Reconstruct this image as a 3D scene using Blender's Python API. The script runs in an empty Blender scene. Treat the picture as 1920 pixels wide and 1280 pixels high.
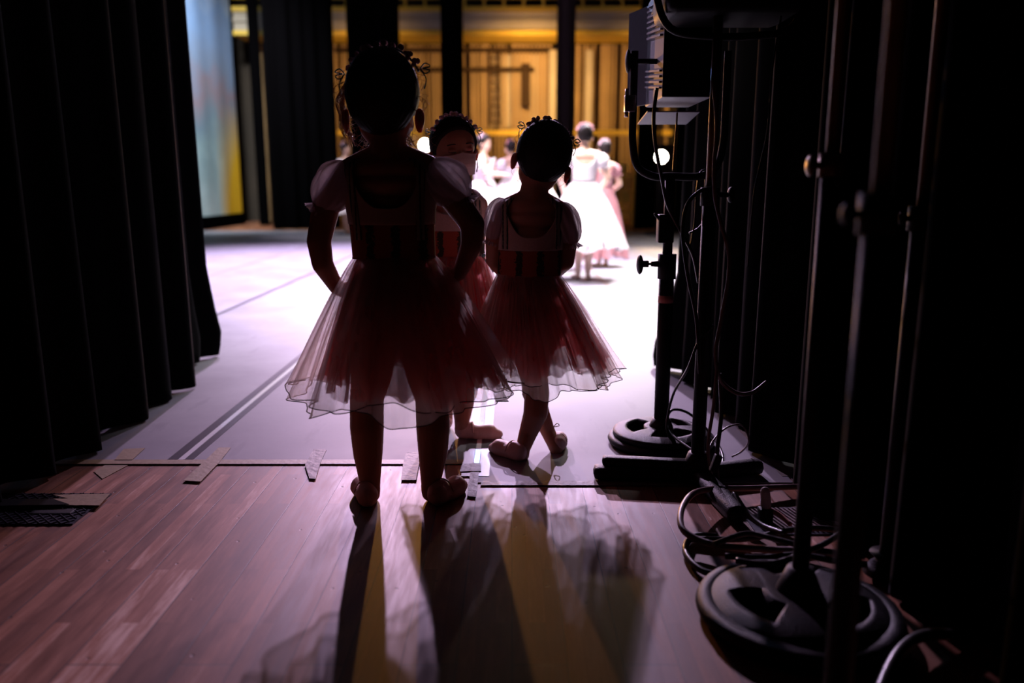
import bpy, bmesh, math, random
from mathutils import Vector, Matrix, noise, Euler
random.seed(7)
PI = math.pi
S = bpy.context.scene
C = S.collection

# ------------------------------------------------------------------ camera
FPX = 28/36*1920
CAMH = 0.86
PITCH = math.atan(292/FPX)
cam = bpy.data.cameras.new('camera'); camo = bpy.data.objects.new('camera', cam)
C.objects.link(camo); S.camera = camo
cam.lens = 28; cam.sensor_width = 36; cam.clip_start = 0.02; cam.clip_end = 100
camo.location = (0, 0, CAMH); camo.rotation_euler = (PI/2-PITCH, 0, 0)
cam.dof.use_dof = True; cam.dof.focus_distance = 2.3; cam.dof.aperture_fstop = 1.5

# ------------------------------------------------------------------ view, world
S.view_settings.view_transform = 'Standard'; S.view_settings.look = 'None'
S.view_settings.gamma = 1; S.view_settings.exposure = 0.0
S.cycles.transparent_max_bounces = 32
w = bpy.data.worlds.new('world'); S.world = w; w.use_nodes = True
w.node_tree.nodes['Background'].inputs[0].default_value = (0.25, 0.2, 0.45, 1)
w.node_tree.nodes['Background'].inputs[1].default_value = 0.0003

# ------------------------------------------------------------------ lights
def spot(name, loc, aim, power, color, deg, blend=0.3, size=0.08):
    l = bpy.data.lights.new(name, 'SPOT'); l.energy = power; l.color = color
    l.spot_size = math.radians(deg); l.spot_blend = blend; l.shadow_soft_size = size
    o = bpy.data.objects.new(name, l); C.objects.link(o); o.location = loc
    o.rotation_euler = (Vector(aim)-Vector(loc)).to_track_quat('-Z', 'Y').to_euler()
    return o
# high side light of the far boom, lavender: long shadows towards the wings
spot('side_light', (0.6, 12.4, 3.9), (0.05, 3.7, 0), 3000, (0.88, 0.64, 1.0), 21, 1.0, 0.07)
spot('side_light', (-2.0, 12.8, 4.2), (-0.35, 3.7, 0), 3400, (0.92, 0.62, 1.0), 21, 1.0, 0.07)
# a blue one beside it
spot('blue_side_light', (-0.6, 12.6, 3.7), (0.1, 2.6, 0), 150, (0.25, 0.50, 1.0), 30, 0.5, 0.07)
# white spots on the dancers
spot('white_overhead_light', (2.6, 10.5, 6.6), (1.0, 7.0, 0.4), 11000, (1.0, 0.93, 0.95), 44, 0.7, 0.15)
spot('white_back_light', (-0.5, 5.2, 6.2), (0.9, 8.4, 0.9), 4500, (1.0, 0.9, 0.93), 50, 0.8, 0.15)
spot('added_far_light', (-2.6, 11.0, 6.6), (-2.9, 13.6, 0.9), 1300, (1.0, 0.92, 1.0), 26, 0.9, 0.15)  # extra spot added to brighten the farthest dancer
# lavender wash on the stage floor
spot('lavender_wash_light', (-2.4, 10.0, 7.5), (-1.7, 8.6, 0), 17000, (0.88, 0.68, 1.0), 66, 1.0, 0.3)
# amber light on the far wall
for ax in (-3.2, 0.4, 3.2):
    spot('amber_wall_light', (ax, 16.9, 3.4), (ax, 19.4, 2.7), 560 if ax == 0.4 else 230, (1.0, 0.60, 0.20), 120, 1.0, 0.3)
spot('backdrop_light', (-4.7, 12.3, 5.5), (-6.1, 17.0, 1.8), 3800, (0.85, 0.95, 1.0), 75, 1.0, 0.3)

# ------------------------------------------------------------------ pixel helpers
cp, sp = math.cos(PITCH), math.sin(PITCH)
def ray(px, py):
    a = (px-960)/FPX; b = (640-py)/FPX
    return Vector((a, cp+b*sp, -sp+b*cp))
def F(px, py, z=0.0):
    d = ray(px, py); t = (z-CAMH)/d.z
    return Vector((0, 0, CAMH))+d*t
def Wp(px, py, Y):
    d = ray(px, py); return Vector((0, 0, CAMH))+d*(Y/d.y)
def zdep(p): return p.y*cp-(p.z-CAMH)*sp

# ------------------------------------------------------------------ materials
MATS = {}
def nodes(name):
    m = bpy.data.materials.new(name); m.use_nodes = True
    nt = m.node_tree; b = nt.nodes['Principled BSDF']
    return m, nt, b
def N(nt, typ, **kw):
    n = nt.nodes.new(typ)
    for k, v in kw.items():
        if k.startswith('i_'): n.inputs[k[2:].replace('_', ' ')].default_value = v
        else: setattr(n, k, v)
    return n
def mat(name, col, rough=0.5, metal=0.0, spec=0.5, noise_s=30, var=0.15, bump=0.0, sss=0.0, sheen=0.0, stretch=(1, 1, 1)):
    m, nt, b = nodes(name); L = nt.links.new
    tc = N(nt, 'ShaderNodeTexCoord'); mp = N(nt, 'ShaderNodeMapping'); mp.inputs['Scale'].default_value = stretch
    L(tc.outputs['Object'], mp.inputs[0])
    nz = N(nt, 'ShaderNodeTexNoise'); nz.inputs['Scale'].default_value = noise_s; nz.inputs['Detail'].default_value = 4
    L(mp.outputs[0], nz.inputs['Vector'])
    mx = N(nt, 'ShaderNodeMix', data_type='RGBA')
    mx.inputs[6].default_value = (*[c*(1-var) for c in col], 1); mx.inputs[7].default_value = (*[min(1, c*(1+var)) for c in col], 1)
    L(nz.outputs[0], mx.inputs[0]); L(mx.outputs[2], b.inputs['Base Color'])
    b.inputs['Roughness'].default_value = rough; b.inputs['Metallic'].default_value = metal
    b.inputs['Specular IOR Level'].default_value = spec
    if sss:
        b.inputs['Subsurface Weight'].default_value = sss; b.inputs['Subsurface Radius'].default_value = (1, 0.2, 0.1)
        b.inputs['Subsurface Scale'].default_value = 0.03
    if sheen: b.inputs['Sheen Weight'].default_value = sheen
    if bump:
        bp = N(nt, 'ShaderNodeBump'); bp.inputs['Strength'].default_value = bump; bp.inputs['Distance'].default_value = 0.005
        L(nz.outputs[0], bp.inputs['Height']); L(bp.outputs[0], b.inputs['Normal'])
    MATS[name] = m; return m
def tulle(name, col, alpha, trans=0.6):
    m = bpy.data.materials.new(name); m.use_nodes = True; nt = m.node_tree; nt.nodes.clear(); L = nt.links.new
    out = N(nt, 'ShaderNodeOutputMaterial'); tr = N(nt, 'ShaderNodeBsdfTransparent')
    df = N(nt, 'ShaderNodeBsdfDiffuse'); tl = N(nt, 'ShaderNodeBsdfTranslucent')
    tc = N(nt, 'ShaderNodeTexCoord'); nz = N(nt, 'ShaderNodeTexNoise'); nz.inputs['Scale'].default_value = 14
    mp = N(nt, 'ShaderNodeMapping'); mp.inputs['Scale'].default_value = (1, 1, 0.15)
    L(tc.outputs['Object'], mp.inputs[0]); L(mp.outputs[0], nz.inputs['Vector'])
    mr = N(nt, 'ShaderNodeMapRange'); mr.inputs[1].default_value = 0.3; mr.inputs[2].default_value = 0.7
    mr.inputs[3].default_value = max(0, alpha-0.13); mr.inputs[4].default_value = min(1, alpha+0.13)
    L(nz.outputs[0], mr.inputs[0])
    for n in (df, tl): n.inputs['Color'].default_value = (*col, 1)
    tr.inputs[0].default_value = (1, 1, 1, 1)
    a = N(nt, 'ShaderNodeMixShader'); a.inputs[0].default_value = trans
    L(df.outputs[0], a.inputs[1]); L(tl.outputs[0], a.inputs[2])
    # cloth is denser where it is seen edge on
    lw = N(nt, 'ShaderNodeLayerWeight'); lw.inputs[0].default_value = 0.35
    ad = N(nt, 'ShaderNodeMath', operation='MULTIPLY_ADD'); ad.inputs[1].default_value = 0.35; ad.use_clamp = True
    L(lw.outputs['Facing'], ad.inputs[0]); L(mr.outputs[0], ad.inputs[2])
    s = N(nt, 'ShaderNodeMixShader'); L(ad.outputs[0], s.inputs[0]); L(tr.outputs[0], s.inputs[1]); L(a.outputs[0], s.inputs[2])
    L(s.outputs[0], out.inputs[0]); MATS[name] = m; return m
def emit(name, col, st):
    m = bpy.data.materials.new(name); m.use_nodes = True; nt = m.node_tree; nt.nodes.clear()
    out = N(nt, 'ShaderNodeOutputMaterial'); e = N(nt, 'ShaderNodeEmission'); e.inputs[0].default_value = (*col, 1); e.inputs[1].default_value = st
    nt.links.new(e.outputs[0], out.inputs[0]); return m

def wood_floor():
    m, nt, b = nodes('stage_boards'); L = nt.links.new
    tc = N(nt, 'ShaderNodeTexCoord'); mp = N(nt, 'ShaderNodeMapping'); mp.inputs['Rotation'].default_value = (0, 0, PI/2)
    L(tc.outputs['Object'], mp.inputs[0])
    def brick(w, h, c1, c2, mort, off):
        br = N(nt, 'ShaderNodeTexBrick'); br.offset = off; br.offset_frequency = 2
        br.inputs['Scale'].default_value = 1; br.inputs['Brick Width'].default_value = w; br.inputs['Row Height'].default_value = h
        br.inputs['Mortar Size'].default_value = mort; br.inputs['Mortar Smooth'].default_value = 0.3; br.inputs['Bias'].default_value = 0
        br.inputs['Color1'].default_value = (c1, c1, c1, 1); br.inputs['Color2'].default_value = (c2, c2, c2, 1)
        br.inputs['Mortar'].default_value = (0, 0, 0, 1)
        L(mp.outputs[0], br.inputs['Vector']); return br
    b1 = brick(0.61, 0.034, 0.0, 1.0, 0.0004, 0.37)
    b2 = brick(1.9, 0.102, 0.0, 1.0, 0.0013, 0.43)
    nz = N(nt, 'ShaderNodeTexNoise'); nz.inputs['Scale'].default_value = 5.0; nz.inputs['Detail'].default_value = 7; nz.inputs['Roughness'].default_value = 0.65
    mp2 = N(nt, 'ShaderNodeMapping'); mp2.inputs['Scale'].default_value = (9, 1.1, 1); L(tc.outputs['Object'], mp2.inputs[0]); L(mp2.outputs[0], nz.inputs['Vector'])
    big = N(nt, 'ShaderNodeTexNoise'); big.inputs['Scale'].default_value = 1.7; big.inputs['Detail'].default_value = 5; L(tc.outputs['Object'], big.inputs['Vector'])
    a1 = N(nt, 'ShaderNodeMath', operation='MULTIPLY_ADD'); a1.inputs[1].default_value = 0.36; L(b1.outputs['Color'], a1.inputs[0])
    a2 = N(nt, 'ShaderNodeMath', operation='MULTIPLY_ADD'); a2.inputs[1].default_value = 0.18; L(b2.outputs['Color'], a2.inputs[0])
    a3 = N(nt, 'ShaderNodeMath', operation='MULTIPLY_ADD'); a3.inputs[1].default_value = 0.85; L(nz.outputs[0], a3.inputs[0])
    a4 = N(nt, 'ShaderNodeMath', operation='MULTIPLY_ADD'); a4.inputs[1].default_value = 0.7; a4.inputs[2].default_value = -0.55; L(big.outputs[0], a4.inputs[0])
    L(a4.outputs[0], a3.inputs[2]); L(a3.outputs[0], a2.inputs[2]); L(a2.outputs[0], a1.inputs[2])
    cr = N(nt, 'ShaderNodeValToRGB'); e = cr.color_ramp.elements
    e[0].position = 0.12; e[0].color = (0.085, 0.022, 0.009, 1)
    e[1].position = 0.95; e[1].color = (0.74, 0.50, 0.40, 1)
    x = e.new(0.45); x.color = (0.19, 0.062, 0.027, 1)
    x = e.new(0.7); x.color = (0.36, 0.14, 0.075, 1)
    L(a1.outputs[0], cr.inputs[0])
    mx = N(nt, 'ShaderNodeMix', data_type='RGBA', blend_type='MULTIPLY'); mx.inputs[0].default_value = 1
    # dark joints
    jt = N(nt, 'ShaderNodeMapRange'); jt.inputs[3].default_value = 1.0; jt.inputs[4].default_value = 0.04; L(b2.outputs['Fac'], jt.inputs[0])
    L(cr.outputs[0], mx.inputs[6]); L(jt.outputs[0], mx.inputs[7])
    vo = N(nt, 'ShaderNodeTexVoronoi'); vo.inputs['Scale'].default_value = 16; L(tc.outputs['Object'], vo.inputs['Vector'])
    dt = N(nt, 'ShaderNodeMapRange'); dt.inputs[1].default_value = 0.045; dt.inputs[2].default_value = 0.075; dt.inputs[3].default_value = 0.25; dt.inputs[4].default_value = 1; L(vo.outputs['Distance'], dt.inputs[0])
    m2 = N(nt, 'ShaderNodeMix', data_type='RGBA', blend_type='MULTIPLY'); m2.inputs[0].default_value = 1; L(mx.outputs[2], m2.inputs[6]); L(dt.outputs[0], m2.inputs[7])
    L(m2.outputs[2], b.inputs['Base Color'])
    rr = N(nt, 'ShaderNodeMapRange'); rr.inputs[3].default_value = 0.38; rr.inputs[4].default_value = 0.66; L(nz.outputs[0], rr.inputs[0]); L(rr.outputs[0], b.inputs['Roughness'])
    b.inputs['Specular IOR Level'].default_value = 0.5
    h = N(nt, 'ShaderNodeMath', operation='MULTIPLY_ADD'); h.inputs[1].default_value = 0.25; L(nz.outputs[0], h.inputs[0])
    h2 = N(nt, 'ShaderNodeMath', operation='MULTIPLY'); L(jt.outputs[0], h2.inputs[0]); L(dt.outputs[0], h2.inputs[1]); L(h2.outputs[0], h.inputs[2])
    bp = N(nt, 'ShaderNodeBump'); bp.inputs['Strength'].default_value = 0.28; bp.inputs['Distance'].default_value = 0.003
    L(h.outputs[0], bp.inputs['Height']); L(bp.outputs[0], b.inputs['Normal'])
    return m
def marley():
    m, nt, b = nodes('grey_vinyl_dance_floor'); L = nt.links.new
    tc = N(nt, 'ShaderNodeTexCoord')
    nz = N(nt, 'ShaderNodeTexNoise'); nz.inputs['Scale'].default_value = 2.2; nz.inputs['Detail'].default_value = 8; nz.inputs['Roughness'].default_value = 0.6
    L(tc.outputs['Object'], nz.inputs['Vector'])
    cr = N(nt, 'ShaderNodeValToRGB'); e = cr.color_ramp.elements
    e[0].position = 0.3; e[0].color = (0.15, 0.145, 0.175, 1); e[1].position = 0.7; e[1].color = (0.24, 0.235, 0.275, 1)
    L(nz.outputs[0], cr.inputs[0])
    # scuffs
    n2 = N(nt, 'ShaderNodeTexNoise'); n2.inputs['Scale'].default_value = 9; n2.inputs['Detail'].default_value = 6
    mp = N(nt, 'ShaderNodeMapping'); mp.inputs['Scale'].default_value = (1, 0.25, 1); mp.inputs['Rotation'].default_value = (0, 0, 0.8); L(tc.outputs['Object'], mp.inputs[0]); L(mp.outputs[0], n2.inputs['Vector'])
    sc = N(nt, 'ShaderNodeMapRange'); sc.inputs[1].default_value = 0.63; sc.inputs[2].default_value = 0.68; sc.inputs[3].default_value = 0; sc.inputs[4].default_value = 0.25; L(n2.outputs[0], sc.inputs[0])
    mx = N(nt, 'ShaderNodeMix', data_type='RGBA'); mx.inputs[7].default_value = (0.10, 0.09, 0.12, 1); L(sc.outputs[0], mx.inputs[0]); L(cr.outputs[0], mx.inputs[6])
    L(mx.outputs[2], b.inputs['Base Color'])
    rr = N(nt, 'ShaderNodeMapRange'); rr.inputs[3].default_value = 0.5; rr.inputs[4].default_value = 0.72; L(nz.outputs[0], rr.inputs[0]); L(rr.outputs[0], b.inputs['Roughness'])
    b.inputs['Specular IOR Level'].default_value = 0.3
    bp = N(nt, 'ShaderNodeBump'); bp.inputs['Strength'].default_value = 0.12; bp.inputs['Distance'].default_value = 0.004; L(nz.outputs[0], bp.inputs['Height']); L(bp.outputs[0], b.inputs['Normal'])
    return m
def floral(name, base, dark, freq):
    m, nt, b = nodes(name); L = nt.links.new
    tc = N(nt, 'ShaderNodeTexCoord'); sx = N(nt, 'ShaderNodeSeparateXYZ'); L(tc.outputs['Object'], sx.inputs[0])
    s = N(nt, 'ShaderNodeMath', operation='MULTIPLY'); s.inputs[1].default_value = freq; L(sx.outputs[0], s.inputs[0])
    s2 = N(nt, 'ShaderNodeMath', operation='SINE'); L(s.outputs[0], s2.inputs[0])
    vo = N(nt, 'ShaderNodeTexVoronoi'); vo.inputs['Scale'].default_value = 130; L(tc.outputs['Object'], vo.inputs['Vector'])
    a = N(nt, 'ShaderNodeMath', operation='SUBTRACT'); L(s2.outputs[0], a.inputs[0]); L(vo.outputs['Distance'], a.inputs[1])
    cr = N(nt, 'ShaderNodeValToRGB'); e = cr.color_ramp.elements; e[0].position = 0.0; e[0].color = (*base, 1); e[1].position = 0.12; e[1].color = (*dark, 1)
    L(a.outputs[0], cr.inputs[0]); L(cr.outputs[0], b.inputs['Base Color']); b.inputs['Roughness'].default_value = 0.8
    b.inputs['Specular IOR Level'].default_value = 0.2
    return m
def backdrop_mat():
    m, nt, b = nodes('painted_backdrop_cloth'); L = nt.links.new
    tc = N(nt, 'ShaderNodeTexCoord'); sx = N(nt, 'ShaderNodeSeparateXYZ'); L(tc.outputs['Object'], sx.inputs[0])
    nz = N(nt, 'ShaderNodeTexNoise'); nz.inputs['Scale'].default_value = 0.9; nz.inputs['Detail'].default_value = 7; L(tc.outputs['Object'], nz.inputs['Vector'])
    a = N(nt, 'ShaderNodeMath', operation='MULTIPLY_ADD'); a.inputs[1].default_value = 0.16; L(sx.outputs[2], a.inputs[0])
    n1 = N(nt, 'ShaderNodeMath', operation='MULTIPLY_ADD'); n1.inputs[1].default_value = 0.5; n1.inputs[2].default_value = -0.22; L(nz.outputs[0], n1.inputs[0]); L(n1.outputs[0], a.inputs[2])
    cr = N(nt, 'ShaderNodeValToRGB'); e = cr.color_ramp.elements
    e[0].position = 0.0; e[0].color = (0.50, 0.62, 0.66, 1); e[1].position = 1; e[1].color = (0.13, 0.20, 0.42, 1)
    for p, c in ((0.22, (0.24, 0.34, 0.37)), (0.34, (0.17, 0.24, 0.30)), (0.45, (0.26, 0.20, 0.24)), (0.55, (0.20, 0.25, 0.36)), (0.72, (0.20, 0.30, 0.50)), (0.86, (0.42, 0.48, 0.58))):
        x = e.new(p); x.color = (*c, 1)
    L(a.outputs[0], cr.inputs[0])
    # golden bush painted near the far side
    y = N(nt, 'ShaderNodeMapRange'); y.inputs[1].default_value = 0.6; y.inputs[2].default_value = 2.0; L(sx.outputs[1], y.inputs[0])
    z = N(nt, 'ShaderNodeMapRange'); z.inputs[1].default_value = 0.3; z.inputs[2].default_value = 2.6; z.inputs[3].default_value = 1; z.inputs[4].default_value = 0; L(sx.outputs[2], z.inputs[0])
    f = N(nt, 'ShaderNodeMath', operation='MULTIPLY'); L(y.outputs[0], f.inputs[0]); L(z.outputs[0], f.inputs[1])
    f2 = N(nt, 'ShaderNodeMath', operation='MULTIPLY'); f2.inputs[1].default_value = 2.2; f2.use_clamp = True; L(f.outputs[0], f2.inputs[0])
    mx = N(nt, 'ShaderNodeMix', data_type='RGBA'); mx.inputs[7].default_value = (0.72, 0.42, 0.02, 1); L(f2.outputs[0], mx.inputs[0]); L(cr.outputs[0], mx.inputs[6])
    L(mx.outputs[2], b.inputs['Base Color']); b.inputs['Roughness'].default_value = 0.9; b.inputs['Specular IOR Level'].default_value = 0.1
    return m

M_wood = wood_floor(); M_mar = marley()
M_skin = mat('skin', (0.42, 0.21, 0.14), 0.5, sss=0.6, noise_s=60, var=0.05)
M_tights = mat('tights_and_skin', (0.60, 0.38, 0.30), 0.6, noise_s=80, var=0.05)
M_hair = mat('black_hair', (0.010, 0.006, 0.005), 0.6, spec=0.25, noise_s=60, var=0.4, bump=0.4, stretch=(1, 1, 0.2))
M_strand = mat('backlit_brown_strands', (0.32, 0.12, 0.035), 0.35, noise_s=20)  # brown lightened to imitate lamplight glowing through the loose hair
M_shoe = mat('pink_ballet_leather', (0.66, 0.42, 0.38), 0.55, noise_s=40, var=0.2, bump=0.5)
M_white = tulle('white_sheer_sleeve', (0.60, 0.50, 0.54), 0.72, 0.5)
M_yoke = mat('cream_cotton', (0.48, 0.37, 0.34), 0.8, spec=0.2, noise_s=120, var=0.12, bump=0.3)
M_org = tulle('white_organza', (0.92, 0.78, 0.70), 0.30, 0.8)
M_red = tulle('red_tulle', (0.58, 0.028, 0.030), 0.60, 0.8)
M_pink = tulle('pink_tulle', (0.70, 0.16, 0.18), 0.55, 0.8)
M_bod = floral('striped_floral_bodice', (0.33, 0.075, 0.045), (0.04, 0.035, 0.025), 95)
M_trim = floral('floral_shoulder_trim', (0.30, 0.26, 0.22), (0.02, 0.035, 0.04), 500)
M_thread = mat('dark_hem_thread', (0.05, 0.02, 0.03), 0.8, noise_s=50)
M_flower = mat('pale_fabric_flowers', (0.62, 0.42, 0.48), 0.8, noise_s=60, var=0.3)
M_ribbon = mat('teal_satin_ribbon', (0.06, 0.20, 0.24), 0.4, noise_s=40)
M_mask = mat('white_face_mask', (0.74, 0.66, 0.66), 0.8, noise_s=90, var=0.05)
M_dark = mat('dark_lashes', (0.02, 0.012, 0.01), 0.6)
M_lip = mat('lips', (0.45, 0.14, 0.12), 0.5)
M_cur = mat('black_velour', (0.0022, 0.0018, 0.0024), 0.9, spec=0.03, noise_s=70, var=0.3, sheen=0.02)
M_cur2 = mat('dark_purple_velour', (0.0012, 0.0010, 0.0012), 1.0, spec=0.0, noise_s=70, var=0.3)
M_blk = mat('black_powder_coat', (0.008, 0.007, 0.009), 0.55, spec=0.25, noise_s=200, var=0.3, bump=0.15)
M_cast = mat('cast_iron_base', (0.012, 0.011, 0.014), 0.5, spec=0.2, noise_s=260, var=0.4, bump=0.4)
M_rub = mat('black_cable_rubber', (0.02, 0.018, 0.018), 0.35, spec=0.5, noise_s=50)
M_gcab = mat('grey_cable_rubber', (0.22, 0.16, 0.16), 0.4, noise_s=50)
M_house = mat('lamp_housing_lavender_grey', (0.16, 0.14, 0.20), 0.5, noise_s=80, var=0.15, bump=0.1)
M_steel = mat('bare_steel', (0.55, 0.53, 0.55), 0.3, metal=1.0, noise_s=60)
M_goldglint = mat('golden_glint_bronze', (0.14, 0.07, 0.02), 0.35, metal=0.5, noise_s=30, var=0.5)  # golden glints on the black poles put into the colour; cord itself gold
M_tape = mat('brown_gaffer_tape', (0.27, 0.19, 0.10), 0.55, noise_s=60, var=0.3, bump=0.2)
M_ctape = mat('clear_grey_tape', (0.14, 0.11, 0.105), 0.6, noise_s=40, var=0.3, bump=0.6)
M_wtape = mat('white_seam_tape', (0.85, 0.83, 0.88), 0.15, noise_s=30, var=0.08)
M_btape = mat('black_seam_tape', (0.06, 0.055, 0.07), 0.35, noise_s=30, var=0.3)
M_wall = mat('ochre_wall_boards', (0.36, 0.22, 0.10), 0.8, noise_s=1.5, var=0.5)
M_wall2 = mat('dark_wall', (0.03, 0.018, 0.010), 0.85, noise_s=1.2, var=0.5)
M_beige = mat('beige_concrete', (0.42, 0.34, 0.26), 0.8, noise_s=1.5, var=0.35)
M_back = mat('dark_brown_backing', (0.10, 0.055, 0.022), 0.85, noise_s=2, var=0.4)
M_yel = mat('yellow_paint', (0.75, 0.46, 0.05), 0.5, noise_s=2, var=0.2)
M_pipe = mat('dark_pipe', (0.04, 0.022, 0.012), 0.8, spec=0.1, noise_s=5)
M_drop = backdrop_mat()
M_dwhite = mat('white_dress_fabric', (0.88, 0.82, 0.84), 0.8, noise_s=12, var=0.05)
M_dpink = mat('dusty_pink_dress_fabric', (0.42, 0.20, 0.22), 0.8, noise_s=12, var=0.12)
M_bskin = mat('pale_dancer_skin', (0.72, 0.48, 0.36), 0.5, noise_s=30, var=0.05)
M_rflow = mat('red_and_white_flowers', (0.75, 0.35, 0.40), 0.7, noise_s=40, var=0.4)
M_lens = emit('lamp_lens_glow', (1.0, 0.86, 0.62), 60)
M_lensin = emit('flood_lens_glow', (1.0, 0.92, 0.80), 8)
M_plate = mat('steel_floor_pocket', (0.10, 0.10, 0.13), 0.35, metal=0.7, noise_s=60, var=0.3, bump=0.3)
M_plast = mat('clear_plastic_plug', (0.7, 0.6, 0.62), 0.12, noise_s=30)
M_label = mat('red_paper_label', (0.55, 0.20, 0.16), 0.7, noise_s=50)

# ------------------------------------------------------------------ objects
ROOTLOC = {}
def rootof(o):
    while o.parent: o = o.parent
    return o
def link(name, bm, m, parent=None, smooth=True, keep=False):
    me = bpy.data.meshes.new(name)
    if parent is None:
        xs = [v.co for v in bm.verts]
        loc = Vector(((min(v.x for v in xs)+max(v.x for v in xs))/2, (min(v.y for v in xs)+max(v.y for v in xs))/2, min(v.z for v in xs)))
        if keep: loc = Vector((0, 0, 0))
    else:
        loc = rootof(parent).location
    bmesh.ops.translate(bm, vec=-loc, verts=bm.verts)
    bm.to_mesh(me); bm.free()
    o = bpy.data.objects.new(name, me); C.objects.link(o)
    if m: me.materials.append(m)
    if smooth:
        for p in me.polygons: p.use_smooth = True
    if parent is None: o.location = loc
    else: o.parent = parent
    return o
def tag(o, label, cat, group=None, kind=None):
    if label: o['label'] = label
    if cat: o['category'] = cat
    if group: o['group'] = group
    if kind: o['kind'] = kind
    return o
def thing(name, loc, label, cat, group=None):
    o = bpy.data.objects.new(name, None); C.objects.link(o); o.location = loc; o.empty_display_size = 0.05
    return tag(o, label, cat, group)
def struct(name, bm, m, smooth=False):
    o = link(name, bm, m, None, smooth); o['kind'] = 'structure'; return o

def box(bm, c, d, M=None, bev=0.0):
    r = bmesh.ops.create_cube(bm, size=1)['verts']
    for v in r: v.co = Vector((v.co.x*d[0], v.co.y*d[1], v.co.z*d[2]))
    if bev:
        es = list({e for v in r for e in v.link_edges})
        g = bmesh.ops.bevel(bm, geom=es, offset=bev, segments=2, affect='EDGES', profile=0.6)
        r = list({v for f in g['faces'] for v in f.verts} | {v for v in r if v.is_valid})
        r = [v for v in r if v.is_valid]
    for v in r:
        co = v.co.copy()
        if M is not None: co = M @ co
        v.co = co+Vector(c)
    return bm
def NB(): return bmesh.new()
def ring(bm, c, u, v, ru, rv, n):
    return [bm.verts.new(c+u*(ru*math.cos(2*PI*i/n))+v*(rv*math.sin(2*PI*i/n))) for i in range(n)]
def bridge(bm, a, b):
    n = len(a)
    for i in range(n): bm.faces.new((a[i], a[(i+1) % n], b[(i+1) % n], b[i]))
def smoothpts(pts, sub=6):
    P = [Vector(p) for p in pts]
    if len(P) < 3: return P
    out = []
    for i in range(len(P)-1):
        p0 = P[max(0, i-1)]; p1 = P[i]; p2 = P[i+1]; p3 = P[min(len(P)-1, i+2)]
        for k in range(sub):
            t = k/sub
            out.append(0.5*((2*p1)+(p2-p0)*t+(2*p0-5*p1+4*p2-p3)*t*t+(3*p1-p0-3*p2+p3)*t**3))
    out.append(P[-1]); return out
def tube(bm, pts, r, n=8, sub=6, cap=True):
    P = smoothpts(pts, sub) if sub > 1 else [Vector(p) for p in pts]
    prev = None; u = None
    for i, p in enumerate(P):
        d = (P[min(i+1, len(P)-1)]-P[max(i-1, 0)])
        if d.length < 1e-9: continue
        d.normalize()
        if u is None:
            u = d.cross(Vector((0.3, 0.2, 1))); u.normalize()
        u = (u-d*u.dot(d)); u.normalize(); v = d.cross(u)
        rr = r(i/(len(P)-1)) if callable(r) else r
        g = ring(bm, p, u, v, rr, rr, n)
        if prev: bridge(bm, prev, g)
        elif cap: bm.faces.new(g[::-1])
        prev = g
    if cap: bm.faces.new(prev)
    return bm
def cyl(bm, a, b, r1, r2=None, n=20):
    return tube(bm, [a, b], (lambda t: r1+(((r1 if r2 is None else r2)-r1)*t)), n, 1)
def cap(bm, p1, r1, p2, r2, n=14, m=5):
    p1 = Vector(p1); p2 = Vector(p2); d = p2-p1
    if d.length < 1e-6: d = Vector((0, 0, 1e-5))
    d.normalize(); u = d.cross(Vector((0.31, 0.17, 0.93))); u.normalize(); v = d.cross(u)
    a = bm.verts.new(p1-d*r1); prev = None
    for k in range(1, m+1):
        t = PI/2*k/m; g = ring(bm, p1-d*(r1*math.cos(t)), u, v, r1*math.sin(t), r1*math.sin(t), n)
        if prev is None:
            for i in range(n): bm.faces.new((a, g[(i+1) % n], g[i]))
        else: bridge(bm, prev, g)
        prev = g
    for k in range(0, m):
        t = PI/2*k/m; g = ring(bm, p2+d*(r2*math.sin(t)), u, v, r2*math.cos(t), r2*math.cos(t), n)
        bridge(bm, prev, g); prev = g
    b = bm.verts.new(p2+d*r2)
    for i in range(n): bm.faces.new((b, prev[i], prev[(i+1) % n]))
def ell(bm, c, r, M=None, n=20, m=12):
    c = Vector(c); M = M or Matrix.Identity(3)
    rows = []
    for k in range(1, m):
        t = PI*k/m
        rows.append([bm.verts.new(c+M @ Vector((r[0]*math.sin(t)*math.cos(2*PI*i/n), r[1]*math.sin(t)*math.sin(2*PI*i/n), r[2]*math.cos(t)))) for i in range(n)])
    top = bm.verts.new(c+M @ Vector((0, 0, r[2]))); bot = bm.verts.new(c-M @ Vector((0, 0, r[2])))
    for a, b in zip(rows, rows[1:]): bridge(bm, b, a)
    for i in range(n):
        bm.faces.new((top, rows[0][i], rows[0][(i+1) % n])); bm.faces.new((bot, rows[-1][(i+1) % n], rows[-1][i]))
def remesh(bm, vox, smooth=4, fac=0.5):
    me = bpy.data.meshes.new('tmp'); bm.to_mesh(me); bm.free()
    o = bpy.data.objects.new('tmp', me); C.objects.link(o)
    md = o.modifiers.new('r', 'REMESH'); md.mode = 'VOXEL'; md.voxel_size = vox
    if smooth:
        s = o.modifiers.new('s', 'SMOOTH'); s.iterations = smooth; s.factor = fac
    dg = bpy.context.evaluated_depsgraph_get(); e = o.evaluated_get(dg)
    me2 = bpy.data.meshes.new_from_object(e)
    b2 = bmesh.new(); b2.from_mesh(me2)
    bpy.data.objects.remove(o); bpy.data.meshes.remove(me); bpy.data.meshes.remove(me2)
    return b2

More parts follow.
